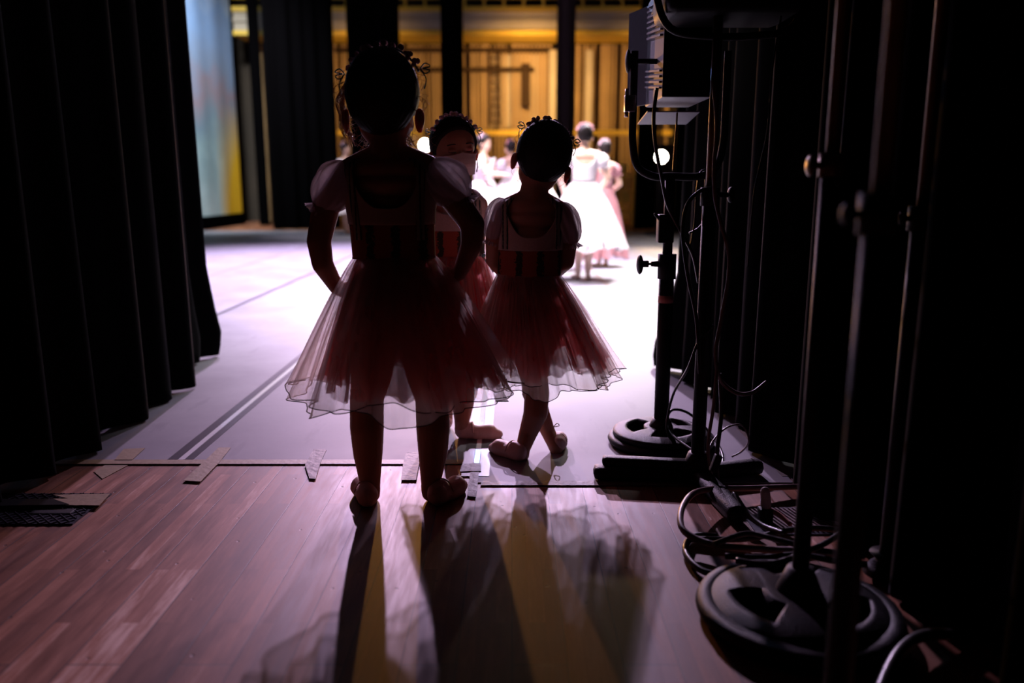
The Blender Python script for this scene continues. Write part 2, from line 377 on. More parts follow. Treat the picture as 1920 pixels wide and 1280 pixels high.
# ------------------------------------------------------------------ the setting
fl = NB(); box(fl, (0, 10, -0.05), (26, 24, 0.1)); f = struct('floor', fl, M_wood)
SEAMX = [-0.111+0.942*k for k in range(-7, 6)]
YF_L = F(600, 866).y; YF_R = F(1100, 906).y
for i in range(len(SEAMX)-1):
    x0, x1 = SEAMX[i], SEAMX[i+1]; y0 = YF_L if x1 < 0 else YF_R; y1 = 15.6
    b = NB(); box(b, ((x0+x1)/2, (y0+y1)/2, 0.0015), (x1-x0-0.006, y1-y0, 0.003))
    pos = ['sixth left of the taped white seam', 'fifth left of the taped white seam', 'fourth left of the taped white seam', 'third left of the taped white seam', 'second left of the taped white seam', 'passing the hem of the left black curtain', 'beneath the big girl', 'beneath the crossed feet', 'under the lamp stand bases', 'just right of the lamp stand strip', 'second right of the lamp stand strip', 'third right of the lamp stand strip'][i]
    o = link('dance_floor_mat', b, M_mar, None, False); tag(o, 'grey vinyl floor strip '+pos, 'dance floor', 'vinyl dance floor strips')
# walls / ceiling of the stage house
b = NB(); box(b, (0, 20.1, 4.5), (26, 0.2, 9)); struct('wall_back', b, M_wall2)
b = NB(); box(b, (-12.9, 10, 4.5), (0.2, 20, 9)); struct('wall_left', b, M_wall2)
b = NB(); box(b, (12.9, 10, 4.5), (0.2, 20, 9)); struct('wall_right', b, M_wall2)
b = NB(); box(b, (0, 10, 9.1), (26, 24, 0.2)); struct('ceiling', b, M_wall2)
YW = 19.2
def X(px, Y=YW): return Wp(px, 348, Y).x
def Zh(py, Y=YW): return Wp(960, py, Y).z
# wall slats in bays between pilasters
bays = [(482, 640, M_wall), (640, 868, M_wall), (868, 1034, M_wall), (1046, 1250, M_wall)]
for k, (a, c, m) in enumerate(bays):
    x0, x1 = X(a), X(c); n = int((x1-x0)/0.095); rr = random.Random(k)
    g = thing('slatted_wall_panel', ((x0+x1)/2, YW+0.3, 0), ['dim ochre slatted wall bay beside the painted backdrop', 'ochre slatted wall bay behind the big girl, cut by black curtains', 'brightest golden slatted wall bay, behind the masked girl and the girl beside her', 'brown slatted wall bay behind the white dancer, next to the lamp'][k], 'wall panel', 'slatted bays of the far wall')
    b = NB(); box(b, ((x0+x1)/2, YW+0.30, (Zh(80))/2), (x1-x0, 0.06, Zh(80))); link('backing', b, M_back, g, False)
    b = NB()
    for j in range(n):
        x = x0+(j+0.5)*(x1-x0)/n
        if rr.random() < 0.15: continue
        box(b, (x, YW+0.2-rr.random()*0.10, Zh(80)/2), ((x1-x0)/n*rr.uniform(0.25, 0.8), 0.16, Zh(80)-0.05))
    link('slats', b, m, g, False)
    if k == 2:
        b = NB(); xa, xb = X(905), X(1022); box(b, ((xa+xb)/2, YW+0.24, Zh(170)), (xb-xa, 0.05, Zh(100)-Zh(240))); link('pale_board', b, M_beige, g, False)
for px, lab in ((1034, 'pale beige pilaster right of the brightest golden wall bay'), (1100, 'pale beige pilaster behind the white dancer')):
    b = NB(); box(b, (X(px), YW-0.06, Zh(95)/2), (0.16, 0.1, Zh(95))); tag(link('pilaster', b, M_beige, None, False), lab, 'pilaster')
# pipes across the slats
for py, px0, px1, lab in ((95, 640, 1040, 'dark upper pipe running across the slatted far wall'), (131, 720, 1000, 'dark lower pipe running across the slatted far wall')):
    b = NB(); cyl(b, (X(px0), YW-0.06, Zh(py)), (X(px1), YW-0.06, Zh(py)), 0.05, n=10); tag(link('wall_pipe', b, M_pipe), lab, 'pipe')
g = thing('pipe_ladder', (X(930), YW-0.12, Zh(235)), 'thin dark ladder fixed up the bright golden wall bay', 'ladder')
for px in (921, 938):
    b = NB(); cyl(b, (X(px), YW-0.12, Zh(235)), (X(px), YW-0.12, Zh(95)), 0.022, n=8); link('rail', b, M_pipe, g)
for j in range(9):
    z = Zh(230-j*15); b = NB(); cyl(b, (X(921), YW-0.12, z), (X(938), YW-0.12, z), 0.015, n=6); link('rung', b, M_pipe, g)
b = NB(); box(b, (X(985), YW-0.05, Zh(160)), (0.2, 0.1, Zh(120)-Zh(200))); tag(link('wall_conduit_box', b, M_pipe, None, False), 'dark vertical conduit box on the bright golden wall bay', 'electrical box')
# gallery
g = thing('fly_gallery', (X(860), YW-0.4, Zh(78)), 'beige fly gallery with yellow edges and yellow railing across the far wall', 'gallery')
x0, x1 = X(478), X(1300)
b = NB(); box(b, ((x0+x1)/2, YW-0.3, (Zh(36)+Zh(70))/2), (x1-x0, 1.0, Zh(36)-Zh(70))); link('fascia', b, M_beige, g, False)
b = NB(); box(b, ((x0+x1)/2, YW-0.33, Zh(32)), (x1-x0, 1.1, 0.1)); link('deck_edge', b, M_yel, g, False)
b = NB(); box(b, ((x0+x1)/2, YW-0.36, Zh(74.5)), (x1-x0, 1.02, 0.1)); link('lower_beam', b, M_yel, g, False)
b = NB(); box(b, ((x0+x1)/2, YW-0.84, Zh(52)), (x1-x0, 0.06, 0.06)); link('cornice', b, M_beige, g, False)
for px in range(470, 1300, 34):
    b = NB(); cyl(b, (X(px), YW-0.8, Zh(28)), (X(px), YW-0.8, Zh(-45)), 0.03, n=8); link('railing_post', b, M_yel, g)
for py in (12, -18, -45):
    b = NB(); cyl(b, (x0, YW-0.8, Zh(py)), (x1, YW-0.8, Zh(py)), 0.022, n=8); link('rail', b, M_yel, g)
# lower yellow rail and posts at stage level
g = thing('guard_rail', (X(900), YW-1.0, 0), 'yellow horizontal guard rail low on the far wall behind the dancers', 'railing')
b = NB(); box(b, ((X(610)+X(1240))/2, YW-1.0, Zh(249, YW-1)), (X(1240)-X(610), 0.08, 0.11)); link('rail', b, M_yel, g, False)
for px in (625, 740, 845, 985, 1105, 1225):
    b = NB(); box(b, (X(px), YW-0.96, Zh(249, YW-1)/2), (0.06, 0.06, Zh(249, YW-1))); link('post', b, M_pipe, g, False)
b = NB()
for px, py, wpx in ((1168, 360, 26), (1168, 330, 26), (1168, 395, 26)):
    box(b, (X(px, 17.3), 17.3, Zh(py, 17.3)), (0.5, 0.35, 0.05))
for px in (1149, 1188):
    box(b, (X(px, 17.3), 17.3, 0.72), (0.05, 0.3, 1.44))
for px, z in ((1160, 0.95), (1172, 0.62), (1166, 1.22)): box(b, (X(px, 17.3), 17.3, z), (0.2, 0.2, 0.2))
tag(link('equipment_rack', b, M_yel, None, False), 'ochre metal shelf rack in the shadows right of the white dancer', 'rack')
b = NB(); box(b, (X(1245, 17), 17.0, 0.85), (0.35, 0.3, 1.7)); 
for z in (0.4, 0.8, 1.2): box(b, (X(1245, 17), 16.8, z), (0.28, 0.1, 0.18), None, 0.02)
tag(link('equipment_cabinet', b, M_pipe, None, False), 'dark equipment cabinet behind the right lamp, seen beyond the lamp stand', 'cabinet')

# painted backdrop, parallel to the view on the left
XB = F(410, 427).x; y0, y1 = 13.0, 18.2
b = NB(); g_ = []
ny = 60
for s_ in (0, 1):
    rows = []
    for iz, z in enumerate((0.26, 2, 4, 6, 8.2)):
        rows.append([b.verts.new((XB+0.008*math.sin(j*0.55)+s_*0.01, y0+(y1-y0)*j/ny, z)) for j in range(ny+1)])
    for r0, r1 in zip(rows, rows[1:]):
        for j in range(ny): b.faces.new((r0[j], r0[j+1], r1[j+1], r1[j]))
bd = thing('painted_backdrop', (XB, y1-2.0, 0.0), 'blue and gold painted scenic backdrop hanging at the far left of the stage', 'backdrop')
link('painted_cloth', b, M_drop, bd)
b = NB(); box(b, (XB, (y0+y1)/2, 0.14), (0.12, y1-y0, 0.24)); link('bottom_hem', b, M_cur2, bd, False)

def curtain(name, path, ztop, label, cat='curtain', m=None, fold=0.05, wl=0.22, group=None, lean=(0, 0), z0=0.012, bag=None, th=0.006, seed=0, parent=None):
    """a pleated cloth hanging over a floor path"""
    P = [Vector((p[0], p[1], 0)) for p in path]
    L = [0]
    for a, c in zip(P, P[1:]): L.append(L[-1]+(c-a).length)
    tot = L[-1]; n = max(24, int(tot/wl*12)); rnd = random.Random(seed)
    ph = [rnd.uniform(0, 6) for _ in range(4)]
    zs = [0, 0.05, 0.12, 0.25, 0.45, 0.8, 1.2, 1.7, 2.3, ztop*0.6, ztop*0.8, ztop]
    zs = sorted({z for z in zs if z <= ztop})
    b = NB(); sheets = []
    for side in (0, 1):
        rows = []
        for z in zs:
            row = []
            for i in range(n+1):
                s = tot*i/n; k = 0
                while k < len(L)-2 and s > L[k+1]: k += 1
                t = (s-L[k])/(L[k+1]-L[k]); p = P[k].lerp(P[k+1], t); d = (P[k+1]-P[k]).normalized(); nn = Vector((d.y, -d.x, 0))
                a = s/wl*2*PI
                wv = math.sin(a+1.3*math.sin(a*0.23+ph[0])+0.15*z)*0.75+0.35*math.sin(a*0.51+ph[1]+z*0.3)+0.12*math.sin(a*2.3+ph[2])
                am = fold*(0.55+0.45*math.exp(-z*0.5))
                q = p+nn*(wv*am+side*th)
                q += Vector((lean[0]*z, lean[1]*z, 0))
                if bag: q += bag(i/n, z)
                row.append(b.verts.new((q.x, q.y, z0+z)))
            rows.append(row)
        for r0, r1 in zip(rows, rows[1:]):
            for i in range(n):
                fc = (r0[i], r0[i+1], r1[i+1], r1[i]); b.faces.new(fc if side else fc[::-1])
        sheets.append(rows)
    A, B = sheets
    for j in range(len(zs)-1):
        for i in (0, n): b.faces.new((A[j][i], B[j][i], B[j+1][i], A[j+1][i]))
    for i in range(n):
        b.faces.new((A[0][i], A[0][i+1], B[0][i+1], B[0][i])); b.faces.new((A[-1][i], B[-1][i], B[-1][i+1], A[-1][i+1]))
    bmesh.ops.recalc_face_normals(b, faces=b.faces)
    o = link(name, b, m or M_cur, parent)
    if parent is None: tag(o, label, cat, group)
    return o
def f2(px, py): p = F(px, py); return (p.x, p.y)

# near curtains, left
curtain('stage_curtain', [f2(-900, 1250), f2(-330, 1095), f2(60, 905), f2(350, 728)], 5.2, 'black stage curtain filling the left edge of the photo, nearest the camera', seed=1, fold=0.06, wl=0.26, group='near black wing curtains')
def bagL(u, z):
    k = math.exp(-((z-0.12)/0.16)**2)*max(0, (u-0.45)/0.55)
    return Vector((0.05*k, 0, 0))
curtain('stage_curtain', [f2(240, 757), f2(385, 668)], 5.2, 'black wing curtain with the bulging bottom corner, just behind the near left curtain', seed=2, fold=0.045, wl=0.2, bag=bagL, group='near black wing curtains', z0=0.015)
# near curtains, right
def bagR(u, z):
    k = math.exp(-((z-0.06)/0.22)**2)*max(0, 1-u/0.12)
    return Vector((-0.10*k, 0, 0))
curtain('stage_curtain', [f2(1282, 690), f2(1350, 756), f2(1540, 945), f2(2080, 1450)], 5.2, 'long black stage curtain behind the lamp stands on the right', seed=3, fold=0.06, wl=0.24, bag=bagR, group='near black wing curtains')
curtain('stage_curtain', [f2(1700, 985), f2(1880, 1120), f2(2300, 1480)], 5.2, 'black stage curtain at the far right edge, beside the nearest pole', seed=4, fold=0.06, wl=0.24, group='near black wing curtains')

# far wing curtains (black legs on the other side of the stage)
def leg(px0, px1, Y, lab, m=None, seed=0, ang=0.0):
    x0, x1 = Wp(px0, 348, Y).x, Wp(px1, 348, Y).x
    curtain('wing_curtain', [(x0, Y), (x1, Y+ang)], 8.3, lab, m=m or M_cur2, seed=seed, fold=0.07, wl=0.3, group='black wing curtains across the stage', z0=0.02)
leg(508, 628, 15.9, 'widest black wing curtain across the stage, left of the big girl', seed=11, ang=0.4)
leg(482, 502, 17.6, 'narrow black wing curtain right beside the painted backdrop', seed=17)
leg(660, 752, 15.9, 'black wing curtain across the stage directly behind the big girl\'s head', seed=12, ang=0.4)
leg(830, 872, 16.2, 'narrow black wing curtain above the masked girl', seed=13, ang=0.3)
leg(1040, 1080, 16.2, 'narrow greyish wing curtain left of the white dancer, above the small girl with crossed feet', mat('grey_black_velour', (0.05, 0.035, 0.04), 0.9, spec=0.1), seed=14, ang=0.3)
leg(1192, 1236, 15.7, 'black wing curtain right of the white dancer, beside the lamp', seed=15, ang=0.3)
leg(1262, 1380, 15.0, 'black wing curtain seen below the lamp between the stand cables', seed=16, ang=0.3)

# ------------------------------------------------------------------ tapes, floor marks
def tape(pts, z, m, lab, name='floor_tape', th=0.0012, cat='tape', group=None):
    b = NB(); P = [F(px, py, z) for px, py in pts]
    lo = [b.verts.new((p.x, p.y, z)) for p in P]; hi = [b.verts.new((p.x, p.y, z+th)) for p in P]
    b.faces.new(hi); b.faces.new(lo[::-1])
    n = len(P)
    for i in range(n): b.faces.new((lo[i], lo[(i+1) % n], hi[(i+1) % n], hi[i]))
    bmesh.ops.recalc_face_normals(b, faces=b.faces)
    return tag(link(name, b, m, None, False), lab, cat, group)
def tstrip(x0, x1, y0, y1, z, m, lab, cat='tape', group=None):
    b = NB(); box(b, ((x0+x1)/2, (y0+y1)/2, z+0.0006), (x1-x0, y1-y0, 0.0012)); return tag(link('floor_tape', b, m, None, False), lab, cat, group)
tstrip(-1.53, SEAMX[7]+0.02, YF_L-0.028, YF_L+0.012, 0.0031, M_tape, 'long thin brown tape along the dance floor\'s front edge, left of the feet')
tstrip(SEAMX[7]+0.02, 0.62, YF_R-0.024, YF_R+0.010, 0.0031, M_ctape, 'long thin pale tape along the dance floor edge below the crossed feet')
tape([(215, 862), (232, 842), (272, 840), (248, 862)], 0.0045, M_tape, 'brown tape patch furthest left on the dance floor edge')
tape([(176, 884), (208, 866), (252, 866), (192, 898)], 0.0008, M_tape, 'faint tan tape patch on the boards beyond the steel floor plate')
tape([(385, 863), (410, 839), (433, 839), (412, 866), (376, 903), (344, 901)], 0.0045, M_tape, 'tan tape patch crossing onto the boards right of the white seam')
tape([(580, 897), (572, 872), (588, 842), (612, 843), (600, 870), (592, 898)], 0.0045, M_ctape, 'shiny clear tape patch left of the big girl\'s left foot')
tape([(752, 900), (756, 868), (762, 848), (786, 848), (786, 868), (780, 900)], 0.0045, M_ctape, 'shiny clear tape patch between the big girl\'s ankles')
tape([(876, 930), (884, 868), (900, 868), (896, 905), (892, 932)], 0.0045, M_ctape, 'crinkled clear tape at the corner where the dance floor steps forward')
tape([(862, 884), (866, 870), (902, 869), (902, 883)], 0.0060, M_ctape, 'short clear tape square on the end of the white seam by the masked girl')
tstrip(SEAMX[6]-0.011, SEAMX[6]+0.009, YF_L+0.01, 4.7, 0.0034, M_wtape, 'glossy white tape line along the floor seam left of the girls', group=None)
tstrip(SEAMX[6]-0.045, SEAMX[6]-0.013, YF_L+0.01, 9.0, 0.0032, M_btape, 'dark tape edging the left side of the left white seam')
tstrip(SEAMX[6]+0.010, SEAMX[6]+0.036, YF_L+0.01, 9.0, 0.0032, M_btape, 'dark tape edging the right side of the left white seam')
tstrip(SEAMX[7]-0.008, SEAMX[7]+0.008, YF_R+0.05, 4.9, 0.0034, M_wtape, 'glossy white tape line along the floor seam under the masked girl\'s foot')
tstrip(SEAMX[7]-0.042, SEAMX[7]-0.010, YF_R+0.05, 9.0, 0.0032, M_btape, 'grey tape edging the left side of the seam under the masked girl\'s foot')
tstrip(SEAMX[7]+0.010, SEAMX[7]+0.042, YF_R+0.05, 9.0, 0.0032, M_btape, 'grey tape edging the right side of the seam under the masked girl\'s foot')
tstrip(SEAMX[8]-0.020, SEAMX[8]+0.020, YF_R+0.05, 14.0, 0.0032, M_ctape, 'grey taped floor seam running to the white dancer\'s feet from the right stand')
for k, lab in ((5, 'dark thin taped seam crossing the floor behind the big girl\'s left elbow, nearer one'), (4, 'faint thin taped seam far left on the bright floor, further one')):
    tstrip(SEAMX[k]-0.018, SEAMX[k]+0.018, YF_L+1.0, 14.0, 0.0032, M_ctape if k == 4 else M_btape, lab)
tstrip(SEAMX[9]-0.02, SEAMX[9]+0.02, 5.0, 14.0, 0.0032, M_ctape, 'faint taped floor seam in the cyan lit area right of the white dancer')

# steel floor pocket, bottom left
def floor_quad(b, c, z, th):
    P = [F(px, py, 0) for px, py in c]
    lo = [b.verts.new((p.x, p.y, z)) for p in P]; hi = [b.verts.new((p.x, p.y, z+th)) for p in P]
    b.faces.new(hi); b.faces.new(lo[::-1])
    for i in range(4): b.faces.new((lo[i], lo[(i+1) % 4], hi[(i+1) % 4], hi[i]))
p0 = F(0, 955)
g = thing('floor_pocket_plate', (p0.x, p0.y, 0), 'diamond patterned steel floor plate set in the boards at bottom left', 'floor plate')
xa, xb, ya, yb = F(-10, 984).x-0.16, F(136, 984).x, F(100, 984).y, F(100, 927).y
b = NB(); box(b, ((xa+xb)/2, (ya+yb)/2, 0.002), (xb-xa, yb-ya, 0.004)); link('plate', b, M_plate, g, False)
b = NB(); nn = 13
for k in range(-nn, nn*2):
    for sgn in (1, -1):
        s0 = xa+(xb-xa)*k/nn; h = yb-ya; a0 = Vector((s0, ya, 0.0045)); a1 = Vector((s0+sgn*h*1.1, yb, 0.0045))
        # clip to plate
        pts = []
        for t in [i/20 for i in range(21)]:
            q = a0.lerp(a1, t)
            if xa < q.x < xb: pts.append(q)
        if len(pts) > 1: cyl(b, pts[0], pts[-1], 0.0016, n=5)
link('diamond_ridges', b, M_btape, g, False)
b = NB(); box(b, (F(95, 965).x, F(95, 962).y, 0.005), (0.11, 0.03, 0.004), None, 0.001); link('handle_recess', b, M_steel, g, False)
tape([(0, 946), (0, 937), (128, 935), (100, 928), (206, 926), (186, 948)], 0.008, M_tape, 'brown tape strip laid across the steel floor plate', th=0.0015)
tape([(-60, 950), (-60, 936), (100, 936), (130, 946), (110, 947)], 0.012, M_cur, 'thin black cloth strip lying over the steel floor plate from the left', name='cloth_strip', cat='cloth', th=0.002)

# ------------------------------------------------------------------ figures
class Fig:
    """pixel traced joints at depth Y -> real 3D limbs"""
    def __init__(s, Y): s.Y = Y; s.b = NB()
    def p(s, px, py, d=0.0): return Wp(px, py, s.Y+d)
    def r(s, rpx): return rpx*s.Y/FPX*1.0
    def cap(s, a, c):
        cap(s.b, s.p(a[0], a[1], a[3] if len(a) > 3 else 0), s.r(a[2]), s.p(c[0], c[1], c[3] if len(c) > 3 else 0), s.r(c[2]))
    def chain(s, L):
        for a, c in zip(L, L[1:]): s.cap(a, c)
    def ell(s, x, y, rx, ry, rz, d=0, M=None): ell(s.b, s.p(x, y, d), (s.r(rx), s.r(ry), s.r(rz)), M)

def hand(b, wrist, fdir, pnorm, size, side, curl=0.5, spread=0.12):
    """palm, four unequal fingers, thumb; pnorm points out of the palm; side=+1 thumb on the +cross side"""
    wrist = Vector(wrist); f = Vector(fdir).normalized(); n = Vector(pnorm); n = (n-f*n.dot(f)).normalized(); t = f.cross(n)*side
    k = size
    base = wrist+f*(0.10*k)
    for i in range(4):
        u = (i-1.5)/1.5
        cap(b, base+t*(-u*0.12*k), 0.105*k, wrist+f*(0.46*k)+t*(-u*0.19*k), 0.085*k, 10, 4)
    lens = [0.46, 0.50, 0.46, 0.36]
    for i in range(4):
        u = (i-1.5)/1.5
        p = wrist+f*((0.50 if i else 0.48)*k)-t*(u*0.19*k); d = (f-t*(u*spread)).normalized(); a = curl*0.35
        rr = 0.062*k
        for seg, fr in enumerate((0.45, 0.32, 0.23)):
            a += curl*(0.55+0.08*i) if seg else 0
            dd = (d*math.cos(a)+n*math.sin(a)).normalized()
            q = p+dd*(lens[i]*k*fr); cap(b, p, rr, q, rr*0.9, 8, 3); p = q; rr *= 0.9
    # thumb leaves the side of the palm
    p = wrist+f*(0.16*k)+t*(0.13*k); d = (f*0.6+t*0.75+n*0.25).normalized()
    q = p+d*0.22*k; cap(b, p, 0.075*k, q, 0.068*k, 8, 3)
    d = (f*0.9+t*0.25+n*0.4).normalized(); q2 = q+d*0.18*k; cap(b, q, 0.066*k, q2, 0.055*k, 8, 3)

def headframe(fwd, up):
    y = Vector(fwd).normalized(); z = Vector(up); z = (z-y*z.dot(y)).normalized(); x = y.cross(z)
    return Matrix((x, y, z)).transposed()
def head(b, c, M, h, earz=-0.12, ears=1.0, wid=1.0):
    c = Vector(c); P = lambda x, y, z: c+M @ Vector((x*h*wid, y*h, z*h))
    ell(b, P(0, -0.04, 0.09), (0.335*h*wid, 0.40*h, 0.40*h), M)
    ell(b, P(0, 0.09, -0.16), (0.28*h*wid, 0.27*h, 0.30*h), M)
    ell(b, P(0, 0.20, -0.36), (0.13*h*wid, 0.13*h, 0.11*h), M)
    for s in (-1, 1):
        ell(b, P(s*0.15, 0.22, -0.18), (0.12*h, 0.12*h, 0.12*h), M)          # cheek
        ell(b, P(s*0.13, 0.315, 0.005), (0.075*h, 0.04*h, 0.04*h), M)           # lid over the eye
        Me = M @ Matrix.Rotation(-s*0.5, 3, 'Z')
        ell(b, P(s*0.365*1.0, -0.045, earz), (0.026*h*ears, 0.065*h*ears, 0.115*h*ears), Me)
        ell(b, P(s*0.385, -0.065, earz+0.02), (0.022*h*ears, 0.05*h*ears, 0.085*h*ears), Me)
    cap(b, P(0, 0.34, 0.0), 0.028*h, P(0, 0.385, -0.11), 0.042*h)             # nose
    for s in (-1, 1): ell(b, P(s*0.035, 0.36, -0.12), (0.03*h, 0.03*h, 0.025*h), M)
    ell(b, P(0, 0.335, -0.225), (0.075*h, 0.03*h, 0.018*h), M); ell(b, P(0, 0.328, -0.26), (0.06*h, 0.03*h, 0.02*h), M)
def face_parts(root, c, M, h, closed=True, mouth=True):
    c = Vector(c); P = lambda x, y, z: c+M @ Vector((x*h, y*h, z*h))
    for s in (-1, 1):
        b = NB(); pts = [P(s*(0.13+0.072*t), 0.352-0.035*t*t-0.012*(1+s*0), -0.012-0.016*(1-t*t)) for t in (-1, -0.5, 0, 0.5, 1)]
        tube(b, pts, 0.0075*h, 6, 3); link('eyelashes', b, M_dark, root)
        b = NB(); pts = [P(s*(0.13+0.085*t), 0.345-0.04*t*t, 0.085+0.014*(1-t*t)) for t in (-1, -0.5, 0, 0.5, 1)]
        tube(b, pts, 0.010*h, 6, 3); link('eyebrow', b, M_dark, root)
    if mouth:
        b = NB(); ell(b, P(0, 0.347, -0.225), (0.07*h, 0.024*h, 0.016*h), M); ell(b, P(0, 0.340, -0.258), (0.055*h, 0.024*h, 0.018*h), M); link('lips', b, M_lip, root)
def hair_cap(root, c, M, h, grow=1.05, wid=1.0, nape=-0.30, front=0.12, fz=0.24, seed=0, name='hair', m=None):
    """combed hair: hugs the skull, dips under the skin at face and nape"""
    c = Vector(c); b = NB(); n, mm = 96, 48; rows = []
    for k in range(mm+1):
        t = PI*k/mm; row = []
        for i in range(n):
            a = 2*PI*i/n
            d = Vector((math.sin(t)*math.cos(a), math.sin(t)*math.sin(a), math.cos(t)))
            q = Vector((0.35*wid*d.x, 0.415*d.y, 0.415*d.z))
            z = q.z+0.09; y = q.y-0.04
            hl = fz-0.42*max(0, min(1, (0.30-y)/0.32))        # hairline: high on forehead, falls behind the ears
            hl = max(hl, nape) if y < 0.02 else hl
            if y < -0.05: hl = nape
            g = max(0, min(1, (z-hl)/0.05)); g = g*g*(3-2*g)
            gr = 0.86+(grow-0.86)*g
            gr += g*(0.006*math.sin(a*26+3*math.sin(t*3))+0.010*noise.noise(d*5+Vector((seed, 0, 0))))
            row.append(b.verts.new(c+M @ (Vector((q.x*gr, q.y*gr-0.04, q.z*gr+0.09))*h)))
        rows.append(row)
    for r0, r1 in zip(rows, rows[1:]): bridge(b, r1, r0)
    bmesh.ops.remove_doubles(b, verts=b.verts, dist=1e-5)
    return link(name, b, m or M_hair, root)
def flower_blob(b, c, r, rnd):
    for k in range(6):
        d = Vector((rnd.uniform(-1, 1), rnd.uniform(-1, 1), rnd.uniform(-.6, 1))).normalized()
        ell(b, c+d*r*0.55, (r*0.62, r*0.62, r*0.5), Euler((rnd.uniform(0, 3), rnd.uniform(0, 3), 0)).to_matrix(), 8, 6)
def garland(root, c, M, h, wid=1.0, a0=20, a1=160, n=11, y=0.06, rad=0.43, fr=0.045, seed=3, m=None, ribbon=True, tiltz=0.0):
    """hairband of little fabric flowers over the crown, from ear side to ear side"""
    c = Vector(c); rnd = random.Random(seed)
    P = lambda ang, k=1.0: c+M @ (Vector((math.cos(ang)*rad*0.87*wid*k, y+tiltz*math.sin(ang), 0.09+math.sin(ang)*rad*k))*h)
    b = NB(); tube(b, [P(math.radians(a)) for a in range(a0-10, a1+11, 10)], 0.012*h, 6, 2); band = link('flower_headband', b, M_ribbon, root)
    for k in range(n):
        ang = math.radians(a0+(a1-a0)*k/(n-1)+rnd.uniform(-3, 3)); b = NB()
        flower_blob(b, P(ang, 1.035+rnd.uniform(-.01, .02)), h*fr*rnd.uniform(0.8, 1.2), rnd); link('flower', b, m or M_flower, band)
    if ribbon:
        for ang, s in ((math.radians(a0-8), 1), (math.radians(a1+8), -1)):
            p = P(ang, 1.06); b = NB()
            ux = M @ Vector((s, 0, 0)); uz = M @ Vector((0, 0, 1))
            for q in (1, -1):
                tube(b, [p, p+ux*0.05*h+uz*0.05*h*q, p+ux*0.10*h+uz*0.02*h*q, p+ux*0.02*h], 0.007*h, 5, 4)
            tube(b, [p, p+ux*0.06*h-uz*0.10*h, p+ux*0.04*h-uz*0.2*h], 0.006*h, 5, 4)
            link('ribbon_bow', b, M_ribbon, band)
    return band
def strands(root, c, M, h, n, seed, sides=(-1, 1), m=None):
    c = Vector(c); rnd = random.Random(seed); b = NB()
    for k in range(n):
        s = rnd.choice(sides); z = rnd.uniform(-0.30, 0.42); yy = rnd.uniform(-0.15, 0.2)
        xr = 0.35*math.sqrt(max(0.05, 1-((z-0.09)/0.45)**2))
        p = Vector((s*xr, yy, z)); L = rnd.uniform(0.05, 0.15); out = rnd.uniform(0.02, 0.11)
        pts = [p, p+Vector((s*out, rnd.uniform(-.05, .05), -L*0.3)), p+Vector((s*out*rnd.uniform(0.5, 1.5), rnd.uniform(-.05, .05), -L*0.8)), p+Vector((s*out*rnd.uniform(0., 1.2), rnd.uniform(-.05, .05), -L*1.5))]
        tube(b, [c+M @ (q*h) for q in pts], 0.0022*h, 4, 3)
    link('loose_hair_strands', b, m or M_strand, root)['kind'] = 'stuff'
def skirt(root, cx, cy, zw, zh, rw, R, name, m, seed, nf=13, amp=0.020, fine=0.006, hem=None, ripple=0.012, pw=0.88, squash=0.95, rwy=None, skew=(0, 0), exn=None, nth=300, nt=26):
    rnd = random.Random(seed); ph = [rnd.uniform(0, 6.28) for _ in range(6)]; b = NB(); rows = []; last = []
    rwy = rwy or rw*0.72
    for k in range(nt+1):
        t = k/nt; row = []
        for i in range(nth):
            a = 2*PI*i/nth
            e = t**pw
            f = amp*(t**1.2)*(math.sin(nf*a+ph[0]+1.2*math.sin(2*a+ph[1]))+0.5*math.sin((nf*2+3)*a+ph[2]))+fine*min(1, t*3)*math.sin(41*a+ph[3]+2*math.sin(3*a))
            ex = 1.0
            if exn: ex = exn(a)
            rx = rw+(R*ex-rw)*e+f; ry = rwy+(R*squash*ex-rwy)*e+f
            z = zw+(zh-zw)*t+ripple*t**4*(math.sin(5*a+ph[4])+0.7*math.sin(nf*a+ph[5]))
            row.append(b.verts.new((cx+skew[0]*t+rx*math.cos(a), cy+skew[1]*t+ry*math.sin(a), z)))
        rows.append(row)
    for r0, r1 in zip(rows, rows[1:]): bridge(b, r1, r0)
    pts = [v.co.copy() for v in rows[-1]]
    o = link(name, b, m, root)
    if hem:
        b = NB(); prev = None; first = None
        for i in range(nth):
            p = pts[i]; d = (pts[(i+1) % nth]-pts[i-1]).normalized(); u = d.cross(Vector((0, 0, 1))).normalized(); v = d.cross(u)
            g = ring(b, p, u, v, hem, hem, 5)
            if prev: bridge(b, prev, g)
            else: first = g
            prev = g
        bridge(b, prev, first)
        h = link('hem_edging', b, M_thread, o)
    return o
def lerp_rings(R, z):
    if z <= R[0][0]: return R[0][1:]
    for a, c in zip(R, R[1:]):
        if z <= c[0]:
            t = (z-a[0])/(c[0]-a[0]); return tuple(a[i]*(1-t)+c[i]*t for i in range(1, len(a)))
    return R[-1][1:]
